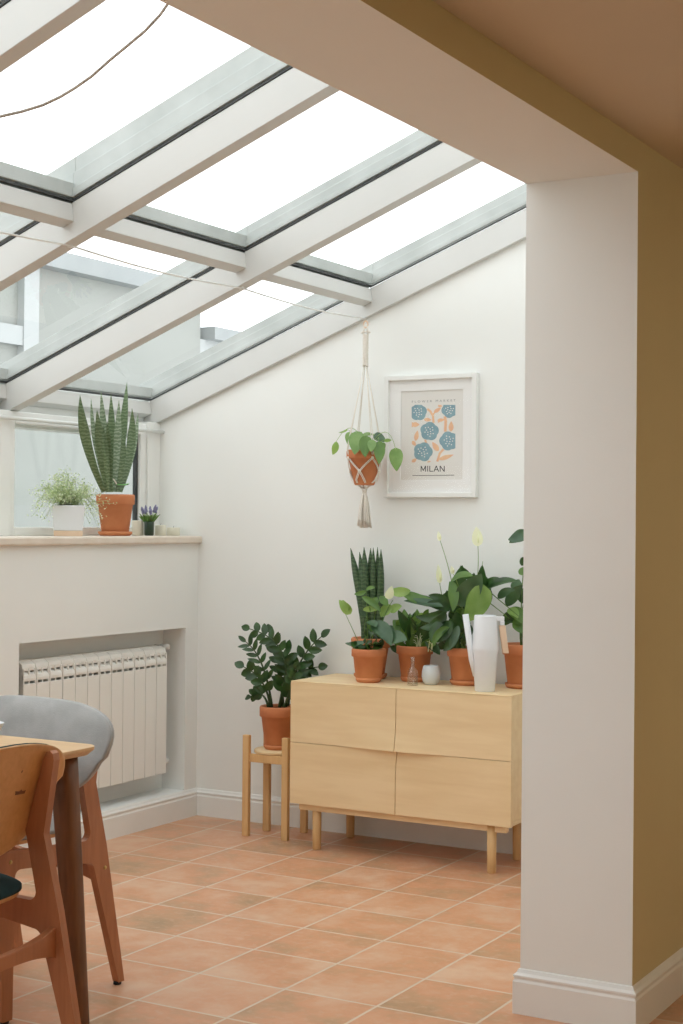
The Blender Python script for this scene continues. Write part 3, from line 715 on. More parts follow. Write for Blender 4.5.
for mt_, a_, b_, w_, bl in L0:
    Q.stem('mid', [(414+random.uniform(-6, 6), 652, y), ((a_[0]+414)/2, (a_[1]+650)/2, y), (a_[0], a_[1], y-.01)], .0016)
    Q.leaf(mt_, a_, b_, w_, y-.01, y+random.uniform(-.06, .03), bl)
for k in range(34):
    u = 415+random.gauss(0, 9); v = random.uniform(618, 652)
    Q.leaf(random.choice(['mid', 'dark', 'dark', 'mid', 'light']), (u, v), (u+random.uniform(-12, 12), v+random.uniform(-14, 5)), random.uniform(6, 10), y+random.uniform(-.02, .03), y+random.uniform(-.06, .05), 1, n=nrm(.7, .3))
for k in range(12):
    u = 418+random.uniform(-3, 14); v = 646+random.uniform(-8, 3)
    Q.stem('petal', [(u, 652, y-.03), (u+1, v-3, y-.035), (u+random.uniform(-4, 4), v-6, y-.04)], .0011, name='blossom_stems')
Q.build()

# --- peace lily
cy_ = -.110; cx = at(466, 680, y=cy_).x
pl = thing('potted_plant', (cx, cy_, SZ1), 'large peace lily with cream flowers in a terracotta pot beside the white watering can', 'plant')
pot(pl, .078, .144, rs=.066, k=.74)
Q = Plant(pl); y = cy_
def z6(u, v): return (430+u/5.69, 520+v/5.69)
def z5(u, v): return (380+u/4.27, 520+v/4.27)
def lf(mat, a, b, w_, dy=0, bl=0, prof='oval', n=None, zz_=z6, fold=.25, wave=.05):
    Q.leaf(mat, zz_(*a), zz_(*b), w_, y+dy, y+dy-.03, bl, prof, n, fold, wave)
lf('dark', (170, 560), (185, 258), 20, .03, 2); lf('dark', (230, 330), (175, 258), 9, -.02, 2)
lf('bluegreen', (150, 480), (292, 305), 23, -.09, -2, 'oval', (.5, -.8, .3)); lf('mid', (150, 490), (110, 350), 16, -.07, -3)
lf('mid', (120, 350), (245, 320), 12, -.08, 3, 'oval', (.3, -.7, .8)); lf('mid', (120, 345), (130, 520), 11, -.10, 2)
lf('light', (300, 385), (190, 580), 24, -.10, 3, 'heart', (.6, -.8, .1)); lf('mid', (310, 380), (240, 560), 20, -.08, -3)
lf('dark', (300, 430), (298, 255), 10, -.04, 1); lf('dark', (320, 440), (290, 300), 12, -.02, -1)
lf('dark', (310, 405), (505, 352), 13, -.05, 4, 'oval', (.3, -.6, .8)); lf('dark', (310, 390), (420, 350), 11, -.03, 3)
lf('bluegreen', (385, 445), (485, 398), 9, -.04, 2); lf('dark', (330, 380), (330, 500), 9, -.03, 0)
lf('dark', (120, 500), (-10, 428), 9, -.06, -3); lf('dark', (110, 520), (-30, 480), 10, -.07, -3); lf('dark', (130, 600), (5, 690), 17, -.09, -5, 'oval', (.3, -.7, .7))
lf('dark', (120, 590), (20, 600), 12, -.06, 2); lf('dark', (150, 640), (75, 745), 11, -.08, 2); lf('bluegreen', (160, 600), (110, 735), 9, -.08, 1)
lf('dark', (120, 640), (30, 680), 9, -.10, -3); lf('mid', (110, 610), (20, 720), 8, -.11, -4); lf('dark', (160, 520), (95, 400), 14, -.03, 2); lf('dark', (200, 500), (250, 300), 16, -.01, -2)
lf('dark', (150, 700), (130, 560), 12, .0, 1); lf('dark', (190, 640), (150, 520), 14, -.02, 1); lf('dark', (220, 560), (330, 440), 14, .02, 1)
# arching leaf far left with lighter top
Q.leaf('mid', z5(250, 365), z5(80, 300), 13, y-.08, y-.10, 2, 'oval', (.2, -.7, .7), wave=.1)
Q.leaf('bluegreen', z5(270, 370), z5(100, 345), 11, y-.09, y-.11, -1, 'oval', (.2, -.6, .8)); Q.leaf('light', z5(130, 300), z5(35, 300), 10, y-.10, y-.11, 2)
Q.leaf('dark', z5(300, 350), z5(145, 312), 5, y-.04, y-.06, 2); Q.leaf('dark', z5(290, 380), z5(150, 410), 10, y-.07, y-.08, 5)
Q.leaf('dark', z5(280, 390), z5(170, 460), 12, y-.09, y-.10, 6); Q.leaf('dark', z5(300, 430), z5(225, 520), 13, y-.10, y-.12, 3); Q.leaf('dark', z5(310, 430), z5(250, 470), 13, y-.08, y-.09, 2)
for k in range(16):
    u0 = 466+random.uniform(-11, 6); u1 = 458+random.uniform(-9, 16); v1 = random.uniform(590, 620)
    Q.stem(random.choice(['stalk', 'stalk', 'mid']), [(u0, 656, y+random.uniform(-.03, .03)), ((u0+u1)/2, 630, y-.01), (u1, v1, y-.03)], .0036)
for k in range(22):
    u = 457+random.gauss(0, 7); v = random.uniform(595, 645)
    Q.leaf(random.choice(['dark', 'dark', 'mid', 'bluegreen']), (u, v), (u+random.uniform(-16, 12), v+random.uniform(-18, 16)), random.uniform(8, 13), y+random.uniform(-.03, .04), y+random.uniform(-.05, .06), 2, n=nrm(.7, .2))
for base, mid, tip, w_, hh in (((475, 600), (478, 570), z6(272, 135), 11, 17), ((455, 600), (449, 570), z6(55, 110), 4, 8), ((446, 600), (442, 595), z6(55, 350), 6, 17), ((478, 600), (481, 575), z6(300, 235), 3, 4), ((462, 600), (458, 585), z6(130, 300), 4, 7)):
    Q.stem('stalk', [(*base, y-.03), (*mid, y-.04), (*tip, y-.04)], .0017)
    if hh > 6:
        Q.leaf('petal', (tip[0], tip[1]+1), (tip[0]-1.5, tip[1]-hh), w_, y-.045, y-.05, 0, 'heart', (.5, -.8, .1), .15, name='flower', new=True)
        a_ = Q.P(tip[0]+.6, tip[1]-1, y-.055); b_ = Q.P(tip[0]+.4, tip[1]-hh*.62, y-.058); sp_ = MB(); sp_.tube([a_, a_.lerp(b_, .5), b_], [.003, .0033, .002], 8); sp_.build('spadix', 'petal', Q.last)
Q.stem('mid', [z6(260, 420)+(y-.05,), z6(350, 480)+(y-.06,), z6(450, 560)+(y-.06,)], .0022); Q.stem('mid', [z6(330, 400)+(y-.05,), z6(400, 460)+(y-.06,), z6(520, 560)+(y-.06,)], .0022)
Q.build()

# --- plant at the right end, half behind the wall
cy_ = -.095; cx = 1.652
rp = thing('potted_plant', (cx, cy_, SZ1), 'tall leafy plant in a terracotta pot, partly hidden behind the wall end', 'plant')
pot(rp, .078, .168, rs=.066, k=.72)
Q = Plant(rp); y = cy_
lf('bluegreen', (440, 492), (528, 370), 13, -.02, 2); lf('mid', (450, 505), (530, 590), 16, -.03, 2); lf('dark', (430, 600), (480, 520), 12, -.02, 2); lf('mid', (480, 560), (535, 650), 14, -.03, 1)
lf('light', (440, 510), (500, 560), 10, -.04, 2); lf('dark', (500, 500), (430, 580), 12, -.01, 2); lf('bluegreen', (560, 60), (444, 112), 14, -.02, 2, 'oval', (.4, -.7, .5)); lf('dark', (550, 90), (450, 130), 8, -.01, -1)
for tip in ((450, 505), (520, 520), (560, 60), (500, 500), (600, 300), (580, 450)):
    u_, v_ = z6(*tip); Q.stem('mid', [(524+random.uniform(-4, 4), 648, y), (522, (v_+648)/2, y), (u_, v_, y-.02)], .0022)
for k in range(14):
    u = 528+random.uniform(-10, 14); v = random.uniform(560, 640)
    Q.leaf(random.choice(['dark', 'mid', 'bluegreen']), (u, v), (u+random.uniform(-6, 16), v+random.uniform(-18, 12)), random.uniform(9, 14), y+random.uniform(-.02, .02), y+random.uniform(-.04, .05), 2, n=nrm(.6, .3))
Q.build()

# --- bottle, round vase, watering can
cx, cy_, _ = base_at(412.5, 685.2, SZ1)
b = thing('glass_bottle', (cx, cy_, SZ1), 'small clear glass bottle in front of the bushy plant pot', 'bottle')
s = MB(); s.lathe([(0, .0005), (.020, 0), (.022, .003), (.0225, .050), (.019, .060), (.009, .074), (.0085, .104), (.011, .106), (.011, .113), (.0075, .113), (.0065, .076), (.0165, .059), (.0195, .050), (.0195, .006), (0, .006)], (0, 0, 0), 32)
s.build('bottle_body', 'bottle', b)
s = MB(); s.lathe([(0, .007), (.019, .007), (.019, .034), (0, .034)], (0, 0, 0), 24); M['water'] = glassmat('amber_water', (.985, .97, .94)); s.build('water', 'water', b)
cx, cy_, _ = base_at(431, 684.5, SZ1)
s = MB(); r = .039; s.lathe([(0, 0), (.022, 0), (.026, .001), (.034, .014), (.0385, .034), (.037, .054), (.031, .075), (.029, .077), (.027, .076), (.033, .054), (.034, .034), (.022, .006), (0, .006)], (0, 0, 0), 40)
o = s.build('round_vase', 'matt', loc=(cx, cy_, SZ1)); tag(o, 'small rounded pale grey ceramic vase right of the glass bottle', 'vase')
cx, cy_, _ = base_at(484.8, 691.2, SZ1)
wc = thing('watering_can', (cx, cy_, SZ1), 'tall slim white watering can with pale wood grip at the sideboard front', 'watering can', math.radians(32.0))
k_ = pxs(wc.location)
H_ = 76*k_
s = MB(); s.lathe([(0, 0), (.036, 0), (.039, .003), (.0485, H_*.50), (.0520, H_*.54), (.0525, H_*.56), (.0515, H_*.60), (.0435, H_*.985), (.0415, H_), (.039, H_-.002), (.046, H_*.6), (.030, .01), (0, .01)], (0, 0, 0), 48)
s.build('can_body', 'ceramic', wc)
s = MB(); s.tube([(-.038, 0, H_*.20), (-.052, 0, H_*.42), (-.078, 0, H_*1.01)], [.009, .012, .0125], 16, caps=False)
s.build('spout', 'ceramic', wc, solid=.0015)
s = MB(); s.box(.036, .073, -.012, .012, H_*.925, H_*.985); s.box(.056, .074, -.0125, .0125, H_*.87, H_*.925); s.build('handle_bracket', 'ceramic', wc, bevel=.002)
s = MB(); s.prism([(.052, H_*.87), (.078, H_*.87), (.092, H_*.50), (.068, H_*.50)], -.010, .010, 'y'); s.build('grip', 'peach', wc, bevel=.003)
# ------------------------------------------------------------------ things on the window sill
ZS = 1.277
def sillpt(u, x=-.11): p = at(u, 535, x=x); return p.y
sy = sillpt(115.5)
sk = thing('potted_plant', (-.112, sy, ZS), 'tall banded snake plant in a terracotta pot on the window sill', 'plant')
hk = pot(sk, .0835, .172, rs=.074, k=.70)
def atx(u, v, x): return at(u, v, x=x)
def sleaf(ub, ut, vt, wpx, dx, bow=0, wtop=None, mat='snake', fold=.2, n=None):
    x = -.112+dx
    a_ = atx(ub, 492, x)-sk.location; b_ = atx(ut, vt, x+random.uniform(-.01, .01))-sk.location
    c_ = atx((ub+ut)/2+bow*2, (492+vt)/2, x)-sk.location
    L.leaf(a_, c_, b_, wpx*.43*pxs(b_+sk.location), n or (TOC+Vector((random.uniform(-.4, .4), random.uniform(-.3, .3), 0))), 'blade', fold, ns=14)
LD = MB(); LP = MB()
for a_ in ((104, 80, 395, 13, .0, -5), (107, 91, 398, 7, -.05, -3), (108, 97, 410, 13, .03, -1), (111, 101, 391, 9, -.03, -1), (113, 111, 394, 10, .0, 0), (109, 103, 425, 8, .045, 0), (117, 127, 382, 12, -.02, 1), (120, 132, 408, 11, .02, 4), (121, 138, 413, 7, -.03, 3), (114, 119, 400, 10, .045, 1), (112, 107, 420, 7, .05, 0), (118, 124, 430, 8, .04, 1)):
    L = LP if a_[1] in (91, 101, 119, 138) else LD
    sleaf(*a_)
LD.build('leaves', 'snake', sk); LP.build('leaves', 'snakepale', sk)
M['tie'] = mottled('green_tie', (.20, .55, .15), (.26, .62, .2), 20, .5)
s = MB(); q = []
for i in range(41):
    a_ = 2*PI*i/40; q.append((.060*math.cos(a_), .052*math.sin(a_), hk+.045+.003*math.sin(3*a_)))
s.tube(q, .0022, 6); s.build('tie_band', 'tie', sk)
s = MB(); c_ = atx(113, 479, -.06)-sk.location; s.tube([c_+Vector((-.012, -.01, -.012)), c_+Vector((-.004, -.01, .006)), c_+Vector((.006, 0, -.004)), c_+Vector((.013, .01, -.022))], .0025, 6); s.build('twine', 'cotton', sk)

# white square pot with airy plant
sy = sillpt(68.5)
ap = thing('potted_plant', (-.112, sy, ZS), 'airy pale green plant in a square white pot with a wooden base on the sill', 'plant', math.radians(40))
s = MB(); hh = .0655
s.prism([(-hh*.93, -hh*.3), (-hh*.93, hh*.3), (hh*.93, hh*.3), (hh*.93, -hh*.3)], 0, .026, 'z')
s.v = []; s.f = []; s.mi = []; s.sm = []
def frustum(s, a0, a1, b0, b1, z0, z1):
    vs = [(x*a, y*b, z) for (a, b, z) in ((a0, b0, z0), (a1, b1, z1)) for x, y in ((-1, -1), (1, -1), (1, 1), (-1, 1))]
    s.add(vs, [(3, 2, 1, 0), (4, 5, 6, 7), (0, 1, 5, 4), (1, 2, 6, 5), (2, 3, 7, 6), (3, 0, 4, 7)])
frustum(s, .0585, .0595, .048, .049, 0, .023); s.build('wooden_base', 'peach', ap, bevel=.002)
s = MB(); frustum(s, .060, .068, .049, .056, .023, .128); s.build('pot', 'ceramic', ap, bevel=.003)
s = MB(); s.box(-.062, .062, -.050, .050, .1281, .1290); s.build('soil', 'soil', ap)
rot = Matrix.Rotation(-math.radians(40), 3, 'Z')
st_, lv_, fl_ = MB(), MB(), MB()
for k in range(150):
    u0 = 68+random.uniform(-11, 11)
    if k < 105: u1, v1 = 66+random.gauss(0, 14), random.uniform(466, 502)
    elif k < 125: u1, v1 = random.uniform(30, 52), random.uniform(482, 520)
    else: u1, v1 = random.uniform(86, 103), random.uniform(492, 526)
    if k < 105: v1 = max(v1, 470+abs(u1-66)*.7)
    x_ = -.112; x2 = x_+random.uniform(-.06, .07)
    a_ = atx(u0, 505, x_)-ap.location; b_ = atx(u1, v1, x2)-ap.location
    c_ = atx((u0*.7+u1*.3) if k >= 105 else (u0+u1)/2, min(v1, 485)-6 if k >= 105 else (v1+505)/2, (x_+x2)/2)-ap.location
    q = [rot @ p for p in bez(a_, c_, b_, 7)]
    st_.tube(q, .0007, 4)
    for i in range(2, 8):
        for j in range(3):
            p = q[i]+Vector((random.gauss(0, .008), random.gauss(0, .008), random.gauss(0, .008)))
            d = Vector((random.uniform(-1, 1), random.uniform(-1, 1), random.uniform(-.6, 1))).normalized()*random.uniform(.007, .012)
            (fl_ if random.random() < .45 else lv_).leaf(p, p+d*.5, p+d, random.uniform(.0018, .0032), (random.uniform(-1, 1), -1, random.uniform(0, 1)), 'oval', .2, ns=2)
st_.build('stems', 'airy', ap); lv_.build('leaves', 'airy', ap); fl_.build('flowers', 'airyflower', ap)

# lavender in small green pot
sy = sillpt(149)
lvp = thing('potted_plant', (-.11, sy, ZS), 'tiny lavender in a dark green pot between cream candles on the sill', 'plant'); lvp.scale = (1.1, 1.1, 1.1)
s = MB(); s.lathe([(0, 0), (.017, 0), (.0195, .004), (.0205, .056), (.019, .058), (.017, .056), (.017, .045), (0, .045)], (0, 0, 0), 28); s.build('pot', 'greenpot', lvp)
st_, lv_, fl_ = MB(), MB(), MB()
for k in range(46):
    a_ = random.uniform(0, 2*PI); r_ = random.uniform(.2, 1); base = Vector((.012*math.cos(a_)*r_, .012*math.sin(a_)*r_, .046))
    tip = base+Vector((.036*math.cos(a_)*r_, .036*math.sin(a_)*r_, random.uniform(.03, .052)))
    lv_.leaf(base, base.lerp(tip, .5)+Vector((0, 0, .008)), tip, .0032, (random.uniform(-1, 1), -1, .5), 'oval', .2, ns=4)
for k in range(9):
    a_ = k*.7; base = Vector((.008*math.cos(a_), .008*math.sin(a_), .05)); tip = Vector((.034*math.cos(a_), .034*math.sin(a_), random.uniform(.108, .128)))
    st_.tube(bez(base, base.lerp(tip, .5)+Vector((0, 0, .01)), tip, 4), .0009, 5)
    m0 = base.lerp(tip, .62); n_ = 9
    fl_.tube([m0.lerp(tip, i/(n_-1)) for i in range(n_)], [.0028+.002*math.sin(i*2.2)**2+.0016*(1-i/n_) if i < n_-1 else .0012 for i in range(n_)], 8)
st_.build('stems', 'airy', lvp); lv_.build('leaves', 'mid', lvp); fl_.build('flowers', 'lavender', lvp)
for u, x, wd, ht, lab, in ((137.5, -.165, .054, .068, 'tall cream candle behind the snake plant pot and lavender on the sill'), (160.5, -.11, .050, .048, 'short cream candle just right of the lavender on the sill'), (177, -.10, .062, .037, 'lowest widest cream candle at the right end of the sill')):
    y_ = at(u, 535, x=x).y
    if u == 177: y_ = min(y_, -.012-wd*.5)
    c = thing('candle', (x, y_, ZS), lab, 'candle', math.radians(32), 'cream candles on the sill')
    s = MB(); s.lathe([(0, 0), (wd/2-.003, 0), (wd/2, .003), (wd/2, ht-.003), (wd/2-.002, ht), (0, ht-.004)], (0, 0, 0), 32); s.build('wax', 'candle', c)
    s = MB(); s.tube([(0, 0, ht-.006), (.0005, 0, ht+.002), (.002, 0, ht+.007)], .0009, 6); s.build('wick', 'inkdark', c)

# ------------------------------------------------------------------ hanging macrame planter
HY = -.115
hc = at(364.5, 470, y=HY); HX = hc.x
def hz2(v): return at(365, v, y=HY).z
ZTOP, ZR, ZB, ZT = hz2(323), hz2(449), hz2(488), hz2(527)
hg = thing('macrame_hanger', (HX, HY, ZTOP), 'cream knotted macrame plant hanger hanging from the cable end', 'plant hanger')
def hl(x, y, z): return (x, y, z-ZTOP)
mb = MB()
ring = [(.010*math.cos(a*PI/8), 0, -.006+.014*math.sin(a*PI/8)) for a in range(17)]
mb.tube(ring, .0035, 6); mb.build('ring', 'peach', hg)
mb = MB(); z1 = hz2(334); z0 = hz2(366); n = 60
for st_i in (0, PI):
    mb.tube([(.009*math.cos(i*.9+st_i), .009*math.sin(i*.9+st_i), z1-ZTOP+(z0-z1)*i/n) for i in range(n+1)], .0048, 6)
mb.tube([(-.020, 0, z1-ZTOP+.004), (-.012, .006, z1-ZTOP+.012), (0, -.008, z1-ZTOP+.008), (.014, .004, z1-ZTOP+.012), (.020, 0, z1-ZTOP+.004)], .004, 6)
mb.tube([(-.006, 0, -.006), (-.011, 0, z1-ZTOP)], .004, 6); mb.tube([(.006, 0, -.006), (.011, 0, z1-ZTOP)], .004, 6)
mb.build('knotted_neck', 'cotton', hg)
PRt, PHt = .0765, .148            # pot in the hanger
zp = ZB+.012                      # pot base
def rpot(z): f_ = min(1, max(0, (z-zp)/PHt)); return PRt*(.58+.36*f_)+.006
mb = MB(); nA = 4; zk1 = hz2(458.5); zk2 = hz2(471.5); zk3 = hz2(483)
for k in range(nA):
    a_ = 2*PI*k/nA+.95
    for d_ in (-.10, .10):
        # from the neck down over the rim to the first knot
        p0 = Vector((.006*math.cos(a_), .006*math.sin(a_), z0)); rr = rpot(zp+PHt)+.003
        p1 = Vector((rr*math.cos(a_+d_*.6), rr*math.sin(a_+d_*.6), zp+PHt)); p2 = Vector((rpot(zk1)*math.cos(a_), rpot(zk1)*math.sin(a_), zk1))
        mb.tube([Vector(hl(*p)) for p in (p0, p0.lerp(p1, .5), p1, p2)], .0019, 5)
    for s_ in (-1, 1):
        # diamonds: to the mid knots between
        for e in (-.05, .05):
            pts = []
            for i in range(7):
                t_ = i/6; ang = a_+s_*(PI/nA)*t_+e; z_ = zk1+(zk2-zk1)*t_; r_ = rpot(z_)+.002
                pts.append(Vector(hl(r_*math.cos(ang), r_*math.sin(ang), z_)))
            mb.tube(pts, .0019, 5)
            pts = []
            for i in range(9):
                t_ = i/8; ang = a_+s_*(PI/nA)*(1-t_*.8)+e; z_ = zk2+(ZB-.004-zk2)*t_; r_ = (rpot(z_)+.002)*(1 if z_ > zp else 1)
                if t_ > .55: r_ *= 1-(t_-.55)/.45*.85
                pts.append(Vector(hl(r_*math.cos(ang), r_*math.sin(ang), z_)))
            mb.tube(pts, .0019, 5)
mb.build('cord_net', 'cotton', hg)
for k in range(nA*2):
    mb = MB()
    a_ = 2*PI*k/nA/2+.95; z_ = zk1 if k % 2 == 0 else zk2; r_ = rpot(z_)+.004
    mb.lathe([(0, -.008), (.0055, -.006), (.007, 0), (.0055, .006), (0, .008)], hl(r_*math.cos(a_), r_*math.sin(a_), z_), 10); mb.build('knot', 'cotton', hg)
mb = MB()
mb.lathe([(0, -.014), (.008, -.012), (.011, 0), (.012, .010), (0, .014)], hl(0, 0, ZB-.012), 12)
mb.build('knot', 'cotton', hg)
mb = MB()
for k in range(44):
    a_ = random.uniform(0, 2*PI); r_ = random.uniform(.2, 1)
    p0 = Vector((.007*r_*math.cos(a_), .007*r_*math.sin(a_), ZB-.022)); p2 = Vector((.033*r_*math.cos(a_), .033*r_*math.sin(a_), ZT+random.uniform(-.006, .010))); p1 = Vector((.022*r_*math.cos(a_), .022*r_*math.sin(a_), (ZB+ZT)/2+.03))
    mb.tube([Vector(hl(*p)) for p in bez(p0, p1, p2, 6)], .0026, 5)
mb.build('tassel', 'cotton', hg)
hp = thing('potted_plant', (HX, HY, zp), 'trailing heart-leaved plant in a terracotta pot held by the macrame hanger', 'plant')
pot(hp, PRt, PHt, k=.56)
Q = Plant(hp); y = HY
def z4(u, v): return (300+u/5.69, 380+v/5.69)
def hf(mat, a, b, w_, ya, yb, bl=0, prof='heart', n=(.45, -.85, .15), fold=.15): Q.leaf(mat, z4(*a), z4(*b), w_, ya, yb, bl, prof, n, fold)
hf('pothos', (320, 300), (310, 425), 16, y-.05, y-.105, 1, n=(.3, -.85, .35)); hf('pothos', (285, 300), (275, 372), 9, y-.03, y-.06)
hf('mid', (380, 325), (372, 440), 13, y-.06, y-.105, -1); hf('mid', (445, 355), (448, 480), 12, y-.05, y-.10, 1); hf('pothos', (410, 345), (405, 410), 9, y-.06, y-.10)
hf('bluegreen', (425, 310), (490, 352), 9, y+.02, y+.0, 0); hf('light', (478, 345), (520, 343), 4, y, y-.01, 0, 'oval')
hf('pothos', (545, 395), (550, 520), 14, y-.03, y-.05, 0); hf('light', (272, 282), (220, 298), 5, y-.02, y-.02, 1, 'oval', (.3, -.5, .8)); hf('light', (205, 350), (185, 425), 7, y-.03, y-.04, 1, 'oval')
hf('pothos', (340, 330), (420, 315), 8, y, y-.02, 2, n=(.2, -.6, .7)); hf('mid', (300, 330), (350, 310), 8, y, y-.02, 2, n=(.2, -.6, .7)); hf('mid', (460, 360), (478, 400), 8, y-.02, y-.05)
for pts in (((365, 449), (352, 428), z4(205, 352)), ((368, 449), (385, 432), z4(545, 398)), ((362, 449), (357, 436), z4(320, 302)), ((368, 449), (370, 435), z4(380, 328)), ((372, 449), (378, 438), z4(445, 356)), ((370, 449), (384, 440), z4(520, 343)), ((360, 449), (352, 434), z4(270, 284)), ((371, 449), (373, 436), z4(425, 312))):
    Q.stem('light', [(*p, y-.02*i) for i, p in enumerate(pts)], .0013)
Q.build()

# ------------------------------------------------------------------ dining table
TX, TY, TZ = 1.503, -2.568, .75; TW, TL = .80, 1.40
tb = thing('dining_table', (TX-TW/2, TY-TL/2, 0), 'oak dining table with brown tapered legs at the left edge', 'table')
def rrect(hx_, hy_, r, n=6):
    P = []
    for cx_, cy2, a0 in ((hx_-r, hy_-r, 0), (-hx_+r, hy_-r, PI/2), (-hx_+r, -hy_+r, PI), (hx_-r, -hy_+r, 1.5*PI)):
        for i in range(n+1): a_ = a0+PI/2*i/n; P.append((cx_+r*math.cos(a_), cy2+r*math.sin(a_)))
    return P
mb = MB(); A0 = rrect(TW/2, TL/2, .045); A1 = rrect(TW/2-.018, TL/2-.018, .03); n = len(A0)
lay = [(A0, TZ), (A0, TZ-.009), (A1, TZ-.024)]
vs = [(x, y, z) for P, z in lay for x, y in P]
mb.add(vs, [tuple(range(n)), tuple(range(3*n-1, 2*n-1, -1))]+[(j*n+i, j*n+(i+1) % n, (j+1)*n+(i+1) % n, (j+1)*n+i) for j in (0, 1) for i in range(n)])
mb.build('tabletop', 'tabletop', tb, bevel=.002)
mb = MB(); ax, ay = TW/2-.10, TL/2-.11
for a in ((-ax, ax, ay-.02, ay), (-ax, ax, -ay, -ay+.02), (ax-.02, ax, -ay, ay), (-ax, -ax+.02, -ay, ay)): mb.box(*a, TZ-.085, TZ-.024)
mb.build('apron', 'walnutz', tb)
for sx in (-1, 1):
    for sy_ in (-1, 1):
        s = MB(); c0 = Vector((sx*(TW/2-.073), sy_*(TL/2-.068), TZ-.024)); c1 = Vector((sx*(TW/2-.038), sy_*(TL/2-.030), 0))
        vs = []; nn = 20
        for i in range(9):
            t_ = i/8; c = c0.lerp(c1, t_); r_ = .0335*(1-t_)+.022*t_
            for k in range(nn):
                a_ = 2*PI*k/nn; ca, sa = math.cos(a_), math.sin(a_); e = .62
                vs.append((c.x+r_*abs(ca)**e*(1 if ca > 0 else -1), c.y+r_*abs(sa)**e*(1 if sa > 0 else -1), c.z))
        s.add(vs, [(i*nn+k, i*nn+(k+1) % nn, (i+1)*nn+(k+1) % nn, (i+1)*nn+k) for i in range(8) for k in range(nn)]+[tuple(range(nn)), tuple(range(8*nn, 9*nn))], 0, True)
        s.build('leg', 'walnutz', tb)
bp = at(-12, 735, z=TZ)
s = MB(); s.lathe([(0, 0), (.020, 0), (.022, .004), (.034, .012), (.043, .032), (.0435, .034), (.041, .034), (.032, .014), (0, .008)], (0, 0, 0), 36)
tag(s.build('bowl', 'ceramic', loc=bp), 'white bowl on the table, just its rim showing at the left edge', 'bowl')

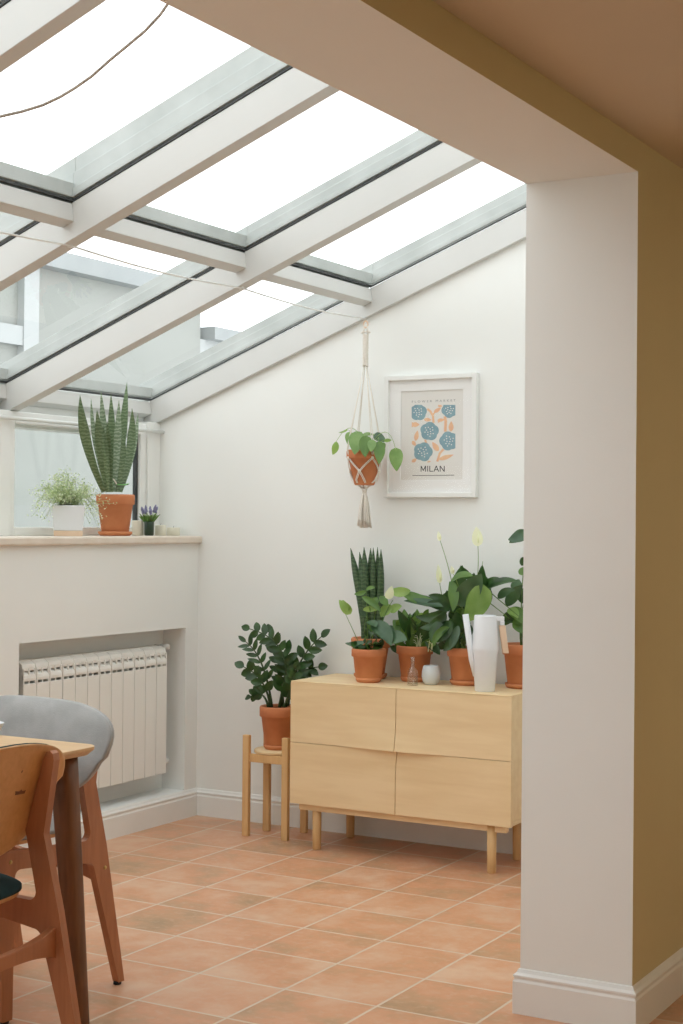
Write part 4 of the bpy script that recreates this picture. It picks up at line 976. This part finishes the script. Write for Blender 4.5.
# ------------------------------------------------------------------ dining chairs (local: +Y is forward, origin between the rear feet)
def chair(loc, rz, fabric, label, shellm, group='dining chairs at the table'):
    c = thing('dining_chair', loc, label, 'chair', rz, group)
    HW = .205; TH = .024
    def arc(c_, r, a0, a1, n=5): return [(c_[0]+r*math.cos(math.radians(a0+(a1-a0)*i/n)), c_[1]+r*math.sin(math.radians(a0+(a1-a0)*i/n))) for i in range(n+1)]
    prof = [(-.018, .008), (.062, .42), (.107, .60), (.080, .775), (.083, .791), (.091, .798), (.101, .794), (.109, .78), (.160, .605), (.128, .462)]
    prof += arc((.148, .460), .020, 160, 270)+[(.300, .446), (.478, .466), (.484, .45), (.452, .008), (.418, .008), (.414, .385)]
    prof += arc((.394, .385), .020, 0, 95)+[(.26, .394), (.135, .374)]+arc((.135, .349), .025, 100, 172)+[(.005, .008)]
    for sx in (-1, 1):
        s = MB(); s.prism(prof, sx*HW-TH/2, sx*HW+TH/2, 'x'); s.build('side_frame', 'beech', c, bevel=.004)
        for u_ in (-.001, .435): s = MB(); s.lathe([(0, 0), (.011, 0), (.012, .003), (.011, .009), (0, .009)], (sx*HW, u_, 0), 14); s.build('foot_pad', 'rubber', c)
        for u_, z_ in ((.067, .351), (.43, .43)):
            s = MB(); xo = sx*(HW+TH/2); s.tube([(xo-.001*sx, u_, z_), (xo+.002*sx, u_, z_)], [.0065, .005], 12); s.build('screw', 'brass', c)
    # cross rails, wider at their ends
    for u_, z_, h0, h1 in ((.078, .348, .036, .016), (.432, .415, .030, .018)):
        s = MB(); X = HW-TH/2; top = [(-X+2*X*i/16, z_+(h0*abs(2*i/16-1)**3+h1*(1-abs(2*i/16-1)**3))) for i in range(17)]
        bot = [(x, z_-(h0*abs(x/X)**3+h1*(1-abs(x/X)**3))) for x, z in top[::-1]]
        s.prism(top+bot, u_-.010, u_+.010, 'y'); s.build('cross_rail', 'beech', c, bevel=.002)
    # seat: cushion on a thin plywood shell
    def disc(mb, rings, sup, fn):
        n_ = 48; vs = []
        for r_ in rings:
            for k in range(n_):
                a_ = 2*PI*k/n_; ca, sa = math.cos(a_), math.sin(a_)
                vs.append(fn(r_*math.copysign(abs(ca)**(2/sup), ca), r_*math.copysign(abs(sa)**(2/sup), sa), r_))
        return vs, n_
    def shell(fn_top, fn_bot, name, mat, sup=3.4):
        rings = [.02, .25, .5, .7, .84, .93, .975, 1.0]; s = MB()
        vt, n_ = disc(s, rings, sup, fn_top); vb, _ = disc(s, rings[::-1], sup, fn_bot)
        vs = vt+vb; R_ = 2*len(rings)
        fs = [(i*n_+k, i*n_+(k+1) % n_, (i+1)*n_+(k+1) % n_, (i+1)*n_+k) for i in range(R_-1) for k in range(n_)]+[tuple(range(n_)), tuple(range((R_-1)*n_, R_*n_))]
        s.add(vs, fs, 0, True); return s.build(name, mat, c)
    SC, SW, SD = .318, .214, .205
    def seatz(a, b): return .470+.010*abs(a)**3*0-.006*(1-a*a)*(1-b*b)+.004*b
    def SX(a, b): return a*SW*(1+.04*b)
    shell(lambda a, b, r: (SX(a, b)*.985, SC+b*SD*.985, seatz(a, b)+.010), lambda a, b, r: (SX(a, b)*.97, SC+b*SD*.97, seatz(a, b)-.002), 'seat_shell', 'ply')
    shell(lambda a, b, r: (SX(a, b), SC+b*SD, seatz(a, b)+.018+.026*(1-max(0, r)**6)), lambda a, b, r: (SX(a, b), SC+b*SD, seatz(a, b)+.010), 'seat', fabric)
    # curved backrest
    BZ, BH, BWD = .694, .131, .297
    def bx_(a, b): return a*BWD*(1+.15*b-.05*b*b)
    def by_(a, b):
        z_ = BZ+b*BH; return .158-(z_-.60)*.28+.14*(bx_(a, b))**2
    def bz_(a, b): return BZ+b*BH*(1 if b > 0 else 1.10)-.010*a*a*(1 if b > 0 else -1.2)
    shell(lambda a, b, r: (bx_(a, b), by_(a, b)+.011, bz_(a, b)), lambda a, b, r: (bx_(a, b), by_(a, b), bz_(a, b)), 'backrest_shell', shellm, 3.1)
    shell(lambda a, b, r: (bx_(a, b)*1.008, by_(a, b)+.019+.020*(1-r**5), bz_(a, b)+.0015*b), lambda a, b, r: (bx_(a, b)*1.008, by_(a, b)+.011, bz_(a, b)+.0015*b), 'backrest', fabric, 3.1)
    return c, by_, bx_
dr = Vector((-.0884, -.996, 0)); rt = Vector((-dr.y, dr.x, 0))      # forward and image-right side of the grey chair
# rear foot of its near frame stands at (1.297, -2.227)
rz = math.atan2(-dr.x, dr.y)
lc = Vector((1.297, -2.227, 0))-(Matrix.Rotation(rz, 3, 'Z') @ Vector((-.205, 0, 0)))
chair(lc, rz, 'greyfab', 'dining chair with pale grey upholstered back, behind the table by the radiator', 'greyfab')
rzB = PI/2+.07
cB, by_, bx_ = chair(Vector((1.757, -2.95, 0))-(Matrix.Rotation(rzB, 3, 'Z') @ Vector((.205, 0, 0))), rzB, 'teal', 'dining chair with bare plywood back and dark teal seat, nearest the camera', 'ply')
# stamped mark and screws on the plywood back
def back_pt(x, b): return Vector((x, by_(x/.297, b)-.0006, .694+b*.131))
def mark(P2, x0_, b0_):
    s = MB()
    n_ = len(P2); vs = [tuple(back_pt(x0_+p, b0_+q/.131)) for p, q in P2]; vs2 = [(v[0], v[1]+.003, v[2]) for v in vs]
    s.add(vs+vs2, [tuple(range(n_)), tuple(range(2*n_-1, n_-1, -1))]+[(i, (i+1) % n_, n_+(i+1) % n_, n_+i) for i in range(n_)]); s.build('stamped_mark', 'walnutz', cB)
mark([((.0065+.0025*math.cos(3*a*PI/9))*math.cos(a*PI/9+.5), (.0065+.0025*math.cos(3*a*PI/9))*math.sin(a*PI/9+.5)) for a in range(18)], .125, .46)
mark([(-.018, -.005), (.020, -.007), (.024, .004), (.012, .002), (.004, .005), (-.006, .002), (-.020, .005)], .132, .10)
s = MB()
for x in (.193,):
    p = back_pt(.262, .58); s.tube([p+Vector((0, .002, 0)), p+Vector((0, -.0035, 0))], [.006, .005], 12)
s.build('back_screw', 'brass', cB)

# ------------------------------------------------------------------ added fill lamp, unseen in the main room, and daylight
lamp = thing('fill_lamp', (4.7, -1.2, 2.369), 'added round ceiling lamp, out of view, to brighten the main room', 'lamp')
s = MB(); s.lathe([(0, 0), (.17, 0), (.17, -.03), (.15, -.035), (.15, -.012), (0, -.012)], (0, 0, 0), 40); s.build('fill_lamp_body', 'white', lamp)
mt, nt, b_ = newmat('fill_lamp_diffuser'); b_.inputs['Emission Color'].default_value = (1, .88, .70, 1); b_.inputs['Emission Strength'].default_value = FILL_LAMP
s = MB(); s.lathe([(.149, -.013), (.149, -.04), (.11, -.062), (0, -.07)], (0, 0, 0), 40); s.build('fill_lamp_diffuser', mt, lamp)

w_ = bpy.data.worlds.new('world'); scene.world = w_; w_.use_nodes = True; nt = w_.node_tree
bg = nt.nodes['Background']; tc = nt.nodes.new('ShaderNodeTexCoord'); n_ = N(nt, 'ShaderNodeTexNoise', Scale=1.6, Detail=3)
nt.links.new(tc.outputs['Generated'], n_.inputs['Vector'])
nt.links.new(ramp(nt, n_.outputs['Fac'], [(.35, (.92, .96, 1.0)), (.65, (1.0, 1.0, .99))]), bg.inputs['Color'])
sx_ = nt.nodes.new('ShaderNodeSeparateXYZ'); nt.links.new(tc.outputs['Generated'], sx_.inputs[0])
mr_ = N(nt, 'ShaderNodeMapRange'); mr_.inputs['From Min'].default_value = 0; mr_.inputs['From Max'].default_value = .8
mr_.inputs['To Min'].default_value = SKY*1.18; mr_.inputs['To Max'].default_value = SKY*.88       # hazy overcast, brighter towards the horizon
nt.links.new(sx_.outputs['Z'], mr_.inputs[0]); nt.links.new(mr_.outputs[0], bg.inputs['Strength'])
scene.view_settings.view_transform = 'Standard'; scene.view_settings.look = 'None'
scene.view_settings.exposure = EXPO; scene.view_settings.gamma = 1; scene.view_settings.use_curve_mapping = False
